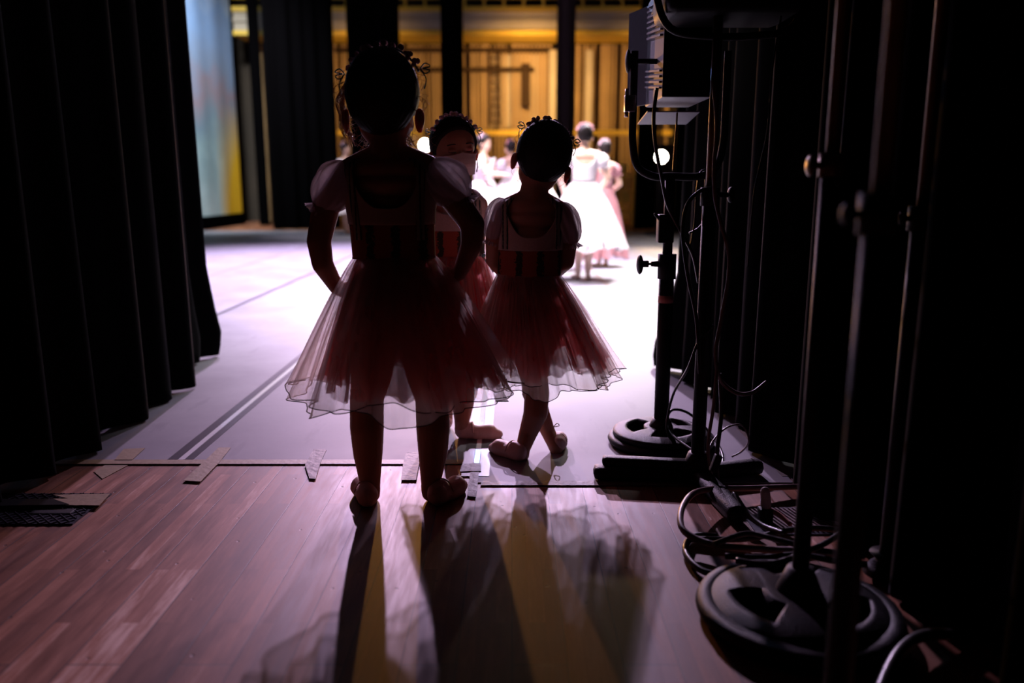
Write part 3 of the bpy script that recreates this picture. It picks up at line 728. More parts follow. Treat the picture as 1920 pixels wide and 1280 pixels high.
def loft(root, R, zlo, ztop, name, m, grow=0.006, n=96, k=14, arc=None, solid=0.003):
    """cloth shell round the torso; R = [(z,cx,cy,a,b)...]; ztop(ang) upper edge, ang 0 = +x, -90deg = towards the camera"""
    b = NB(); rows = []
    rng = range(n) if arc is None else [i for i in range(n) if arc(2*PI*i/n)]
    for j in range(k+1):
        row = []
        for i in rng:
            a = 2*PI*i/n; z0 = zlo(a) if callable(zlo) else zlo; z = z0+(ztop(a)-z0)*j/k
            cx, cy, ra, rb = lerp_rings(R, z)
            row.append(b.verts.new((cx+(ra+grow)*math.cos(a), cy+(rb+grow)*math.sin(a), z)))
        rows.append(row)
    for r0, r1 in zip(rows, rows[1:]):
        if arc is None: bridge(b, r0, r1)
        else:
            for i in range(len(r0)-1): b.faces.new((r0[i], r0[i+1], r1[i+1], r1[i]))
    o = link(name, b, m, root)
    s = o.modifiers.new('s', 'SOLIDIFY'); s.thickness = solid; s.offset = 1
    return o
def sleeve(root, c, r, M, seed, cuff_dir, m=None, name='puff_sleeve'):
    """gathered puff sleeve with a frilled cuff"""
    c = Vector(c); b = NB(); n, mm = 72, 20; rows = []; rnd = random.Random(seed); p1 = rnd.uniform(0, 6)
    for k in range(mm+1):
        t = PI*(0.06+0.80*k/mm); row = []
        for i in range(n):
            a = 2*PI*i/n
            g = 1+0.05*math.sin(9*a+p1+2*math.sin(t*2))*math.sin(t)+0.025*math.sin(17*a+p1*2)
            g += 0.10*noise.noise(Vector((math.cos(a)*1.7, math.sin(a)*1.7, t*1.3+seed)))
            row.append(b.verts.new(c+M @ Vector((r[0]*g*math.sin(t)*math.cos(a), r[1]*g*math.sin(t)*math.sin(a), r[2]*math.cos(t)))))
        rows.append(row)
    for r0, r1 in zip(rows, rows[1:]): bridge(b, r1, r0)
    o = link(name, b, m or M_white, root)
    # frill
    b = NB(); rows = []
    for k in range(6):
        t = k/5; row = []
        for i in range(144):
            a = 2*PI*i/144; base = math.sin(PI*0.86)
            rr = base+0.18*t+0.10*t*math.sin(13*a+p1)+0.07*t*math.sin(29*a)
            row.append(b.verts.new(c+M @ Vector((r[0]*rr*math.cos(a), r[1]*rr*math.sin(a), -r[2]*(0.90+0.20*t+0.05*t*math.sin(17*a+1))))))
        rows.append(row)
    for r0, r1 in zip(rows, rows[1:]): bridge(b, r1, r0)
    link('cuff_frill', b, m or M_white, o)
    return o
def shoe(root, heel, toe, k=1.0, m=None, pointed=False, lift=0.0):
    heel = Vector(heel); toe = Vector(toe); b = NB(); d = (toe-heel); L = d.length; u = d.normalized(); up = Vector((0, 0, 1))
    r = 0.032*k
    z = lambda v, h: Vector((v.x, v.y, v.z+h))
    side = u.cross(up).normalized()
    cap(b, z(heel+u*r, r*0.95), r*0.95, z(heel+u*L*0.45, r*0.85), r*0.86)
    cap(b, z(heel+u*L*0.45+side*0.004, r*0.8), r*0.86, z(heel+u*L*0.72, r*0.78), r*0.98)
    cap(b, z(heel+u*L*0.72, r*0.75), r*0.98, z(toe-u*r*0.55, r*0.55), r*0.56)
    cap(b, z(heel+u*r*0.8, r*1.2), r*0.78, z(heel+u*L*0.30, r*1.5), r*0.62)
    b2 = remesh(b, 0.0035, 3)
    zmin = min(v.co.z for v in b2.verts); base = min(heel.z, toe.z)
    for v in b2.verts:
        if v.co.z < base+0.004 and pointed is False: v.co.z = base+0.002
        nz = noise.noise(v.co*70); v.co += Vector((nz, nz, nz*0.4))*0.0012
    o = link('ballet_shoe', b2, m or M_shoe, root)
    # elastic over the instep and drawstring bow
    b = NB(); c0 = heel+u*L*0.40
    tube(b, [c0+side*r*0.95+up*r*1.0, c0+side*r*0.6+up*r*1.75-u*0.004, c0+up*r*2.05-u*0.006, c0-side*r*0.6+up*r*1.75-u*0.004, c0-side*r*0.95+up*r*1.0], 0.0022, 6, 4)
    link('elastic_strap', b, m or M_shoe, o)
    return o
def foot(b, heel, toe, k=1.0):
    heel = Vector(heel); toe = Vector(toe); u = (toe-heel).normalized(); L = (toe-heel).length; r = 0.025*k
    zz = Vector((0, 0, r*1.15))
    cap(b, heel+u*r*1.2+zz, r, heel+u*L*0.7+zz*0.9, r*0.9); cap(b, heel+u*L*0.7+zz*0.9, r*0.9, toe-u*r*0.9+zz*0.7, r*0.55)

# ---------------------------------------------------------------- girl 1: large, hands on hips, seen from behind
Yg = F(752, 938).y
root = thing('person', (F(752, 938).x, Yg, 0), 'child in a red tulle ballet costume standing nearest with hands on hips, back turned', 'person', None)
G = Fig(Yg)
T1 = [(300, 726, 60, 40), (316, 727, 84, 46), (345, 730, 80, 50), (385, 733, 76, 50), (430, 736, 72, 49), (480, 739, 71, 49), (520, 741, 80, 58), (560, 744, 88, 64), (600, 747, 86, 64)]
for y, cx, a, d in T1: G.ell(cx, y, a-3, d-3, 30 if y > 305 else 16)
G.chain([(728, 262, 33, 0.005), (727, 300, 37, 0)])
G.chain([(726, 288, 26), (664, 316, 24)]); G.chain([(730, 288, 26), (800, 314, 24)])
# left arm (screen left) and right arm
G.chain([(655, 325, 27, 0), (612, 385, 26, 0), (598, 452, 22.5, -0.02), (605, 495, 20, -0.02), (632, 540, 14, 0.02)])
G.chain([(806, 325, 27, 0), (846, 365, 27, 0), (886, 420, 23, -0.02), (884, 458, 20, -0.02), (862, 512, 14, 0.02)])
hand(G.b, G.p(634, 541, 0.02), Vector((0.9, 0.25, -0.30)), Vector((0.35, -0.1, -0.9)) * 0 + Vector((0.45, 0.9, -0.1)), 0.092, 1, 0.35)
hand(G.b, G.p(861, 513, 0.02), Vector((-0.85, 0.35, -0.35)), Vector((-0.45, 0.9, -0.1)), 0.092, -1, 0.35)
# legs
G.chain([(708, 610, 48, 0), (697, 700, 40, 0.0), (688, 745, 33, 0), (688, 800, 33, -0.012), (690, 850, 29, 0), (694, 905, 20.5, 0.005), (695, 925, 19, 0)])
G.chain([(786, 610, 48, 0), (800, 700, 40, 0.0), (810, 745, 33, 0), (812, 800, 33, -0.012), (812, 850, 29, 0), (808, 900, 20.5, 0.005), (808, 922, 19, 0)])
hl1, tl1 = F(694, 957), F(694, 957)+Vector((-0.060, 0.155, 0)); hl2, tl2 = F(808, 953), F(808, 953)+Vector((0.085, 0.14, 0))
foot(G.b, hl1, tl1); foot(G.b, hl2, tl2)
Mh = headframe((0.05, 1, -0.08), (0.0, 0.08, 1)); hc = G.p(719, 192, 0.0); hh = G.r(178)
head(G.b, hc, Mh, hh, earz=-0.19, ears=1.12, wid=1.02)
body = link('body', remesh(G.b, 0.0038, 3), M_skin, root)
face_parts(root, hc, Mh, hh)
hair_cap(root, hc, Mh, hh, grow=1.06, wid=1.0, nape=-0.40, seed=1)
garland(root, hc, Mh, hh, wid=1.02, a0=38, a1=148, n=12, y=0.02, rad=0.46, fr=0.042, seed=5)
strands(root, hc, Mh, hh, 70, 3, (-1, -1, 1)); 
b = NB(); rnd = random.Random(9)
for k in range(34):      # curly lock in front of the left ear
    x = rnd.uniform(-14, 4); p = [G.p(652+x*0.3, 150+rnd.uniform(0, 25), 0.06), G.p(643+x, 190+rnd.uniform(-8, 8), 0.07), G.p(648+x*0.9, 215+rnd.uniform(-8, 8), 0.06), G.p(650+x, 240+rnd.uniform(-10, 10), 0.06), G.p(663+x*1.2, 262+rnd.uniform(-10, 14), 0.05)]
    tube(b, p, 0.0009, 4, 4)
for k in range(26):      # flyaways at the nape
    s = rnd.choice((-1, 1)); x0 = 727+s*33
    p = [G.p(x0, 262+rnd.uniform(-12, 12), 0), G.p(x0+s*rnd.uniform(4, 14), 262+rnd.uniform(-14, 14), 0.01), G.p(x0+s*rnd.uniform(8, 26), 276+rnd.uniform(-16, 16), 0.01)]
    tube(b, p, 0.0008, 4, 4)
link('curly_side_locks', b, M_strand, root)['kind'] = 'stuff'
R1 = sorted([(G.p(cx, y).z, G.p(cx, y).x, Yg, G.r(a), G.r(d)) for y, cx, a, d in T1])
zw1 = G.p(740, 484).z
def scoop(zc, zs, zhigh):
    def f(a):
        x = abs(math.cos(a))
        t = min(1, x/0.80); return zc+(zs-zc)*(t**3.2) if x < 0.80 else zs
    return f
zyoke = G.p(740, 418).z
loft(root, R1, zw1, lambda a: zyoke, 'bodice', M_bod, 0.006)
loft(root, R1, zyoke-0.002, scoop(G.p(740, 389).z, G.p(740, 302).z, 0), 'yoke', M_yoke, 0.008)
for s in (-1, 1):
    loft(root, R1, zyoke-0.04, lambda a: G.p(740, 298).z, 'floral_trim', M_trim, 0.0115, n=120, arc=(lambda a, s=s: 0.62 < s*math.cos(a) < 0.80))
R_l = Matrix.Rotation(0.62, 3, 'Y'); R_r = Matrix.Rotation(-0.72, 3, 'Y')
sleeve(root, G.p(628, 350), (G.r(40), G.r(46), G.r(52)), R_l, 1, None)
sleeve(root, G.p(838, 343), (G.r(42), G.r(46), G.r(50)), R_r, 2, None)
cx1 = G.p(757, 740).x; zh1 = Wp(560, 735, Yg).z
w1 = G.r(72); Rr1 = G.r(210)
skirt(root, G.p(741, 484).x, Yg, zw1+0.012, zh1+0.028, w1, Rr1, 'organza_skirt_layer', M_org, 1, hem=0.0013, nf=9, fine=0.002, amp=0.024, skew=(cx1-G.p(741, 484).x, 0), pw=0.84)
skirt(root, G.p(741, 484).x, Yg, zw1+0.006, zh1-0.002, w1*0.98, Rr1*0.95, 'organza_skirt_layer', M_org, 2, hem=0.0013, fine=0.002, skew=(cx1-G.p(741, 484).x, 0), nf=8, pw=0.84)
skirt(root, G.p(741, 484).x, Yg, zw1+0.004, zh1+0.030, w1*0.97, Rr1*0.80, 'tulle_skirt_layer', M_red, 3, skew=(cx1-G.p(741, 484).x+G.r(20), 0), nf=17, amp=0.012)
skirt(root, G.p(741, 484).x, Yg, zw1+0.002, zh1+0.045, w1*0.95, Rr1*0.68, 'tulle_skirt_layer', M_red, 4, skew=(cx1-G.p(741, 484).x+G.r(18), 0), nf=19, amp=0.012)
b = NB(); loftR = None
shoe(root, hl1, tl1); shoe(root, hl2, tl2)
G1 = G

# ---------------------------------------------------------------- girl 2: smaller, crossed feet, head tilted, back turned
Y2 = F(1000, 848).y
root = thing('person', (F(1000, 848).x, Y2, 0), 'smaller child in red tulle with crossed feet and tilted head, back turned', 'person', None)
G = Fig(Y2)
T2 = [(372, 996, 40, 28), (388, 996, 60, 36), (410, 997, 60, 40), (445, 996, 57, 40), (480, 993, 54, 39), (515, 992, 55, 39), (545, 995, 62, 46), (590, 1000, 68, 52), (620, 1002, 66, 50)]
for y, cx, a, d in T2: G.ell(cx, y, a-3, d-3, 26 if y > 380 else 14)
G.chain([(1004, 340, 25, 0.005), (999, 375, 28, 0)])
G.chain([(995, 368, 18), (950, 388, 17)]); G.chain([(1003, 368, 18), (1050, 394, 17)])
G.chain([(944, 396, 20, 0), (929, 440, 19, 0.0), (927, 487, 16.5, 0.015), (945, 512, 13, 0.09), (980, 520, 10.5, 0.15)])
G.chain([(1054, 400, 20, 0), (1066, 440, 19, 0.0), (1060, 490, 17, 0.01), (1040, 512, 13, 0.09), (1005, 520, 10.5, 0.15)])
hand(G.b, G.p(980, 520, 0.15), Vector((0.9, 0.3, -0.3)), Vector((-0.3, 0.2, -0.9)), 0.082, 1, 0.5)
hand(G.b, G.p(1005, 519, 0.155), Vector((-0.9, 0.35, -0.25)), Vector((0.3, 0.2, -0.9)), 0.082, -1, 0.5)
hA, tA = F(985, 868), F(918, 846)         # near foot, toe pointing left
hB, tB = F(1046, 852, 0), F(1046, 852, 0)+Vector((0.012, 0.115, 0))
dA = F(975, 862).y-Y2; dB = hB.y-Y2+0.02
G.chain([(975, 600, 40, 0), (996, 680, 30, 0), (1007, 735, 24, -0.02), (1004, 775, 23.5, -0.045), (990, 812, 18, dA*0.6), (980, 842, 14, dA), (979, 852, 14, dA)])
G.chain([(1020, 600, 40, 0.03), (1004, 680, 30, 0.06), (1000, 735, 23, 0.06), (1013, 775, 19, 0.04), (1028, 810, 14.5, 0.03), (1040, 835, 13.5, dB), (1043, 842, 13.5, dB)])
foot(G.b, hA, tA, 0.9); foot(G.b, hB, tB, 0.9)
Mh = headframe((-0.12, 1, -0.22), (0.24, 0.22, 1)); hc = G.p(1017, 298, 0.0); hh = G.r(131)
head(G.b, hc, Mh, hh, earz=-0.14, ears=1.12, wid=1.04)
link('body', remesh(G.b, 0.0038, 3), M_skin, root)
face_parts(root, hc, Mh, hh)
hair_cap(root, hc, Mh, hh, grow=1.07, wid=1.04, nape=-0.38, seed=2)
garland(root, hc, Mh, hh, wid=1.03, a0=40, a1=135, n=10, y=-0.02, rad=0.45, fr=0.045, seed=8, tiltz=0)
strands(root, hc, Mh, hh, 26, 13)
R2 = sorted([(G.p(cx, y).z, G.p(cx, y).x, Y2, G.r(a), G.r(d)) for y, cx, a, d in T2])
zw2 = G.p(992, 515).z; zy2 = G.p(992, 466).z
loft(root, R2, zw2, lambda a: zy2, 'bodice', M_bod, 0.005)
loft(root, R2, zy2-0.002, scoop(G.p(992, 443).z, G.p(992, 374).z, 0), 'yoke', M_yoke, 0.008)
for s in (-1, 1):
    loft(root, R2, zy2+0.002, lambda a: G.p(992, 371).z, 'floral_trim', M_trim, 0.011, n=120, arc=(lambda a, s=s: 0.64 < s*math.cos(a) < 0.84))
sleeve(root, G.p(932, 412), (G.r(25), G.r(32), G.r(42)), Matrix.Rotation(0.22, 3, 'Y'), 3, None)
sleeve(root, G.p(1062, 420), (G.r(27), G.r(32), G.r(42)), Matrix.Rotation(-0.28, 3, 'Y'), 4, None)
cxs = G.p(1016, 700).x; zh2 = Wp(1150, 699, Y2).z; w2 = G.r(56); Rr2 = G.r(142); x2 = G.p(990, 515).x
skirt(root, x2, Y2, zw2+0.010, zh2+0.008, w2, Rr2, 'organza_skirt_layer', M_org, 11, hem=0.0012, skew=(cxs-x2, 0), pw=0.84, nf=11)
skirt(root, x2, Y2, zw2+0.006, zh2-0.016, w2*0.98, Rr2*0.95, 'organza_skirt_layer', M_org, 12, hem=0.0012, skew=(cxs-x2, 0), nf=10, pw=0.84)
skirt(root, x2, Y2, zw2+0.004, zh2+0.032, w2*0.97, Rr2*0.85, 'tulle_skirt_layer', M_red, 13, skew=(cxs-x2, 0), nf=16, amp=0.012)
skirt(root, x2, Y2, zw2+0.002, zh2+0.045, w2*0.95, Rr2*0.72, 'tulle_skirt_layer', M_red, 14, skew=(cxs-x2, 0), nf=18, amp=0.012)
shoe(root, hA, tA, 0.92); shoe(root, hB, tB, 0.92)
# ankle ribbon bow
b = NB(); p = G.p(1038, 800, 0.0)
tube(b, [p, p+Vector((0.01, -0.01, 0.015)), p+Vector((0.018, 0, 0.004)), p], 0.0015, 5, 4); link('ankle_ribbon', b, M_shoe, root)

# ---------------------------------------------------------------- girl 3: masked, facing right towards the others
Y3 = F(870, 815).y
root = thing('person', (F(862, 815).x, Y3, 0), 'child with closed eyes and white face mask, facing the camera behind the other two', 'person', None)
G = Fig(Y3)
T3 = [(360, 850, 36, 30), (376, 850, 55, 36), (400, 851, 56, 40), (430, 852, 53, 40), (470, 853, 51, 39), (500, 854, 58, 44), (540, 856, 62, 48), (580, 858, 60, 48)]
for y, cx, a, d in T3: G.ell(cx, y, a-3, d-3, 26 if y > 370 else 13)
G.chain([(852, 322, 24, 0.0), (851, 362, 26, 0)])
G.chain([(847, 356, 18), (806, 378, 16)]); G.chain([(855, 356, 18), (893, 378, 16)])
G.chain([(803, 385, 18, 0), (795, 430, 17, 0), (797, 470, 15, -0.01), (812, 500, 11, -0.06)])
G.chain([(897, 385, 18, 0), (884, 430, 17, 0.0), (874, 480, 15, -0.03), (862, 510, 11, -0.09)])
hand(G.b, G.p(812, 500, -0.06), Vector((0.6, -0.3, -0.7)), Vector((0.6, 0.8, 0)), 0.078, 1, 0.45)
hand(G.b, G.p(862, 510, -0.09), Vector((-0.5, -0.3, -0.7)), Vector((-0.5, 0.8, 0)), 0.078, -1, 0.45)
hC, tC = F(852, 822), F(935, 822); tC = hC+(tC-hC).normalized()*0.168
hD = F(838, 800); tD = hD+Vector((-0.02, -0.14, 0))
dC = hC.y-Y3
G.chain([(875, 580, 38, 0), (872, 660, 29, 0), (868, 720, 23, 0), (868, 755, 22, 0), (866, 790, 14.5, dC), (867, 808, 14, dC)])
G.chain([(838, 580, 38, 0), (836, 660, 29, 0.02), (834, 715, 23, 0.04), (834, 745, 21, 0.05), (836, 775, 14, hD.y-Y3-0.02), (836, 790, 14, hD.y-Y3-0.02)])
foot(G.b, hC, tC, 0.9); foot(G.b, hD, tD, 0.9)
Mh = headframe((0.42, -1, -0.06), (-0.10, 0, 1)); hc = G.p(852, 281, 0.0); hh = G.r(113)
head(G.b, hc, Mh, hh, earz=-0.10, ears=1.0, wid=1.02)
link('body', remesh(G.b, 0.0036, 2), M_skin, root)
face_parts(root, hc, Mh, hh, mouth=False)
hair_cap(root, hc, Mh, hh, grow=1.07, wid=1.02, nape=-0.38, fz=0.30, seed=4)
garland(root, hc, Mh, hh, wid=1.0, a0=35, a1=150, n=10, y=0.05, rad=0.45, fr=0.045, seed=18)
strands(root, hc, Mh, hh, 30, 23)
# mask with pleats and ear loops
b = NB(); nx, nz_ = 30, 26; grids = []
for side in (0, 1):
    rows = []
    for j in range(nz_+1):
        v = j/nz_; row = []
        for i in range(nx+1):
            u = -1+2*i/nx; a = u*1.05
            z = -0.075-0.325*v-0.03*(1-u*u)*(v-0.5)*0 + (0.045*(1-abs(u))**2 if v < 0.2 else 0)*(1-v/0.2 if v < 0.2 else 0)
            bulge = 0.05*math.sin(PI*min(1, v*1.1))*(1-u*u)+0.02
            tri = 0.008*((v*4) % 1)*(1-u**4) if v > 0.12 else 0
            rr = 0.365-0.06*max(0, v-0.55)/0.45
            x = math.sin(a)*(0.305-0.05*max(0, v-0.4)); y = 0.05+math.cos(a)*rr*0.86+bulge+0.02+tri-0.004*side
            row.append(b.verts.new(hc+Mh @ (Vector((x, y, z))*hh)))
        rows.append(row)
    for r0, r1 in zip(rows, rows[1:]):
        for i in range(nx): b.faces.new((r0[i], r0[i+1], r1[i+1], r1[i]))
mk = link('face_mask', b, M_mask, root); mk['label'] = 'white pleated face mask'
for s in (-1, 1):
    b = NB()
    for z0, z1 in ((-0.10, -0.04), (-0.36, -0.20)):
        tube(b, [hc+Mh @ (Vector((s*0.265, 0.24, z0))*hh), hc+Mh @ (Vector((s*0.345, 0.08, (z0+z1)/2))*hh), hc+Mh @ (Vector((s*0.395, -0.06, z1))*hh)], 0.009*hh, 6, 4)
    link('ear_loop', b, M_mask, mk)
R3 = sorted([(G.p(cx, y).z, G.p(cx, y).x, Y3, G.r(a), G.r(d)) for y, cx, a, d in T3])
zw3 = G.p(853, 478).z; zy3 = G.p(853, 430).z
loft(root, R3, zw3, lambda a: zy3, 'bodice', M_bod, 0.005)
loft(root, R3, zy3-0.002, scoop(G.p(853, 400).z, G.p(853, 364).z, 0), 'yoke', M_yoke, 0.008)
for s in (-1, 1):
    loft(root, R3, zw3, lambda a: G.p(853, 362).z, 'floral_trim', M_trim, 0.011, n=120, arc=(lambda a, s=s: 0.66 < s*math.cos(a) < 0.84))
sleeve(root, G.p(808, 385), (G.r(26), G.r(30), G.r(34)), Matrix.Rotation(0.3, 3, 'Y'), 5, None)
sleeve(root, G.p(888, 388), (G.r(22), G.r(28), G.r(34)), Matrix.Rotation(-0.2, 3, 'Y'), 6, None)
zh3 = G.p(860, 672).z; x3 = G.p(854, 478).x
skirt(root, x3, Y3, zw3+0.01, zh3, G.r(54), G.r(112), 'organza_skirt_layer', M_org, 21, hem=0.0012, nf=11, pw=0.84)
skirt(root, x3, Y3, zw3+0.004, zh3+0.03, G.r(52), G.r(98), 'tulle_skirt_layer', M_pink, 22, nf=16, amp=0.012)
skirt(root, x3, Y3, zw3+0.002, zh3+0.045, G.r(50), G.r(84), 'tulle_skirt_layer', M_pink, 23, nf=18, amp=0.012)
b = NB(); flower_blob(b, G.p(905, 479, -0.03), 0.009, random.Random(2)); fl_ = link('waist_flower', b, M_ribbon, root)
b = NB(); tube(b, [G.p(905, 481, -0.03), G.p(915, 495, -0.035), G.p(925, 510, -0.04)], 0.0022, 5, 3); link('ribbon_tail', b, M_ribbon, fl_)
shoe(root, hC, tC, 0.92); shoe(root, hD, tD, 0.92)

# ---------------------------------------------------------------- dancers on the stage
def dancer(px, ytop, yfeet, label, dress, fwd=(0, 1, 0), arms='low', hem=0.16, R=0.34, sz=1.0, fl=None, bun=True, lean=0.0, bc=None, waist_r=0.10, sleeves=True):
    base = F(px, yfeet); Y = base.y; top = Wp(px, ytop, Y).z; H = top; k = H/1.55*sz
    root = thing('person', base, label, 'person', 'dancers in the bright light on stage')
    f = Vector(fwd).normalized(); x = f.cross(Vector((0, 0, 1))).normalized(); lx = Vector((lean, 0, 0))
    P = lambda a, b_, z: base+x*(a*k)+f*(b_*k)+Vector((0, 0, z*H/1.55))+lx*(z/1.5)
    b = NB()
    for z, a, d in ((0.84, .13, .095), (0.92, .12, .09), (1.0, .095, .07), (1.08, .10, .075), (1.16, .12, .08), (1.23, .13, .075)):
        M3 = Matrix((x, f, Vector((0, 0, 1)))).transposed(); ell(b, P(0, 0, z), (a*k, d*k, 0.07*k), M3, 16, 10)
    cap(b, P(0, 0, 1.25), 0.045*k, P(0, 0, 1.35), 0.04*k)
    for s in (-1, 1):
        cap(b, P(0, 0, 1.27), 0.045*k, P(s*0.13, 0, 1.24), 0.045*k)
        hp, kn, an = P(s*0.07, 0, .84), P(s*0.065, 0.01, .44), P(s*0.05, -0.02, .08)
        cap(b, hp, .075*k, kn, .052*k); cap(b, kn, .052*k, P(s*.055, -.02, .3), .048*k); cap(b, P(s*.055, -.02, .3), .048*k, an, .03*k)
        cap(b, P(s*0.05, -0.03, .035), .028*k, P(s*0.09, 0.10, .02), .018*k)
        sh = P(s*0.15, 0, 1.23)
        if arms == 'low': el, wr = P(s*0.24, 0.0, 1.02), P(s*0.17, 0.16, .88)
        elif arms == 'front': el, wr = P(s*0.21, 0.10, 1.06), P(s*0.08, 0.27, 1.05)
        else: el, wr = P(s*0.27, 0.0, 1.08), P(s*0.40, 0.10, 1.0)
        cap(b, sh, .042*k, el, .034*k); cap(b, el, .034*k, wr, .023*k)
        hand(b, wr, (wr-el), f if arms != 'front' else Vector((0, 0, 1)), 0.10*k, s, 0.3)
    Mh = headframe(f+Vector((0, 0, -0.05)), (0, 0, 1)); hh = 0.21*k; hc = P(0, 0.01, 1.435)
    head(b, hc, Mh, hh)
    link('body', remesh(b, 0.009, 3), M_bskin, root)
    hr = hair_cap(root, hc, Mh, hh, grow=1.08)
    if bun:
        b = NB(); ell(b, hc+Mh @ (Vector((0, -0.42, 0.22))*hh), (0.2*hh, 0.16*hh, 0.2*hh), Mh); link('hair_bun', b, M_hair, hr)
    garland(root, hc, Mh, hh, a0=25, a1=155, n=9, y=-0.12, rad=0.44, fr=0.07, seed=int(px), m=fl or M_rflow, ribbon=False)
    zw = P(0, 0, 1.0).z
    RR = sorted([(P(0, 0, z).z, P(0, 0, z).x, P(0, 0, z).y, a*k, d*k) for z, a, d in ((0.92, .12, .10), (1.0, .105, .085), (1.08, .11, .09), (1.16, .13, .095), (1.25, .14, .09))])
    loft(root, RR, zw-0.01, scoop(P(0, 0, 1.15).z, P(0, 0, 1.26).z, 0), 'bodice', bc or dress, 0.006*k, n=48, k=8)
    wc = P(0, 0, 1.0)
    skirt(root, wc.x, wc.y, zw, hem, waist_r*k, R*k, 'skirt', dress, int(px), nf=12, amp=0.03, fine=0.01, pw=0.75, ripple=0.02, nth=160, nt=14, skew=(-lean*0.55, 0))
    skirt(root, wc.x, wc.y, zw-0.01, hem+0.05, waist_r*k*0.95, R*k*0.9, 'petticoat', dress, int(px)+1, nf=12, amp=0.03, fine=0.01, pw=0.75, ripple=0.02, nth=120, nt=12, skew=(-lean*0.55, 0))
    if sleeves:
        for s in (-1, 1): sleeve(root, P(s*0.17, 0, 1.19), (.07*k, .07*k, .08*k), Matrix.Rotation(-s*0.5, 3, 'Y'), int(px)+s, None, m=dress)
    return root
dancer(1092, 232, 524, 'dancer in long white dress with red and white flower crown, back to the camera', M_dwhite, (-0.1, 1, 0), 'low', hem=0.30, R=0.40, sz=1.02)
dancer(1128, 262, 500, 'dancer in a dusty pink gown half hidden right of the white dancer', M_dpink, (-0.5, 1, 0), 'low', hem=0.12, R=0.30, fl=M_flower)
dancer(908, 250, 488, 'dancer in white just right of the masked girl\'s head, turned to the right', M_dwhite, (1, -0.25, 0), 'front', hem=0.35, R=0.38, fl=M_flower)
dancer(957, 262, 462, 'dancer in white with small dark bun, just left of the tilted girl\'s head', M_dwhite, (-0.7, 0.8, 0), 'front', hem=0.35, R=0.38)
dancer(1000, 232, 508, 'dancer in white mostly hidden behind the tilted girl\'s head', M_dwhite, (-0.6, -0.6, 0), 'low', hem=0.35, R=0.40)
dancer(655, 266, 440, 'farthest dancer in white, peeking out left of the big girl\'s shoulder', M_dwhite, (1, -0.3, 0), 'low', hem=0.40, R=0.36, lean=-0.02, fl=M_flower)

# ---------------------------------------------------------------- far lamps
def boom_lamp(px, py, Y, label, slabel, power, color, aim):
    p = Wp(px, py, Y); aim = Vector(aim); d = (aim-p).normalized()
    st = thing('boom_stand', (p.x, Y+0.12, 0), slabel, 'stand')
    b = NB(); cyl(b, (p.x, Y+0.12, 0.05), (p.x, Y+0.12, 2.6), 0.025); link('pole', b, M_blk, st)
    b = NB(); cyl(b, (p.x, Y+0.12, 0.0), (p.x, Y+0.12, 0.05), 0.22); link('base', b, M_blk, st)
    g = thing('stage_lamp', (p.x, Y, p.z), label, 'stage lamp')
    b = NB(); cyl(b, p-d*0.30, p-d*0.0, 0.07, 0.105, 24); cyl(b, p-d*0.36, p-d*0.28, 0.045, 0.07, 20); link('housing', b, M_blk, g)
    b = NB(); tube(b, [p-d*0.15+Vector((-0.12, 0, 0)), p-d*0.15+Vector((-0.12, 0.03, -0.06)), p-d*0.15+Vector((0, 0.08, -0.14)), p-d*0.15+Vector((0.12, 0.03, -0.06)), p-d*0.15+Vector((0.12, 0, 0))], 0.01, 6, 4); link('yoke', b, M_blk, g)
    b = NB(); c = p+d*0.004; cyl(b, c, c+d*0.006, 0.10, n=28); link('lens', b, M_lens, g)
    l = bpy.data.lights.new('lamp_light', 'SPOT'); l.energy = power; l.color = color; l.spot_size = math.radians(50); l.spot_blend = 0.6; l.shadow_soft_size = 0.05
    o = bpy.data.objects.new('lamp_light', l); C.objects.link(o); o.location = c+d*0.03; o.rotation_euler = d.to_track_quat('-Z', 'Y').to_euler()
boom_lamp(797, 272, 14.2, 'glowing stage lamp beside the masked girl\'s head', 'thin black boom stand carrying the glowing lamp left of the masked girl', 1000, (1.0, 0.42, 0.10), (-0.15, 2.0, 0.4))
boom_lamp(1240, 294, 14.0, 'glowing stage lamp seen through the yoke of the near floodlight', 'thin black boom stand carrying the lamp seen through the floodlight yoke', 260, (1.0, 0.7, 0.4), (0.3, 2.2, 0.4))

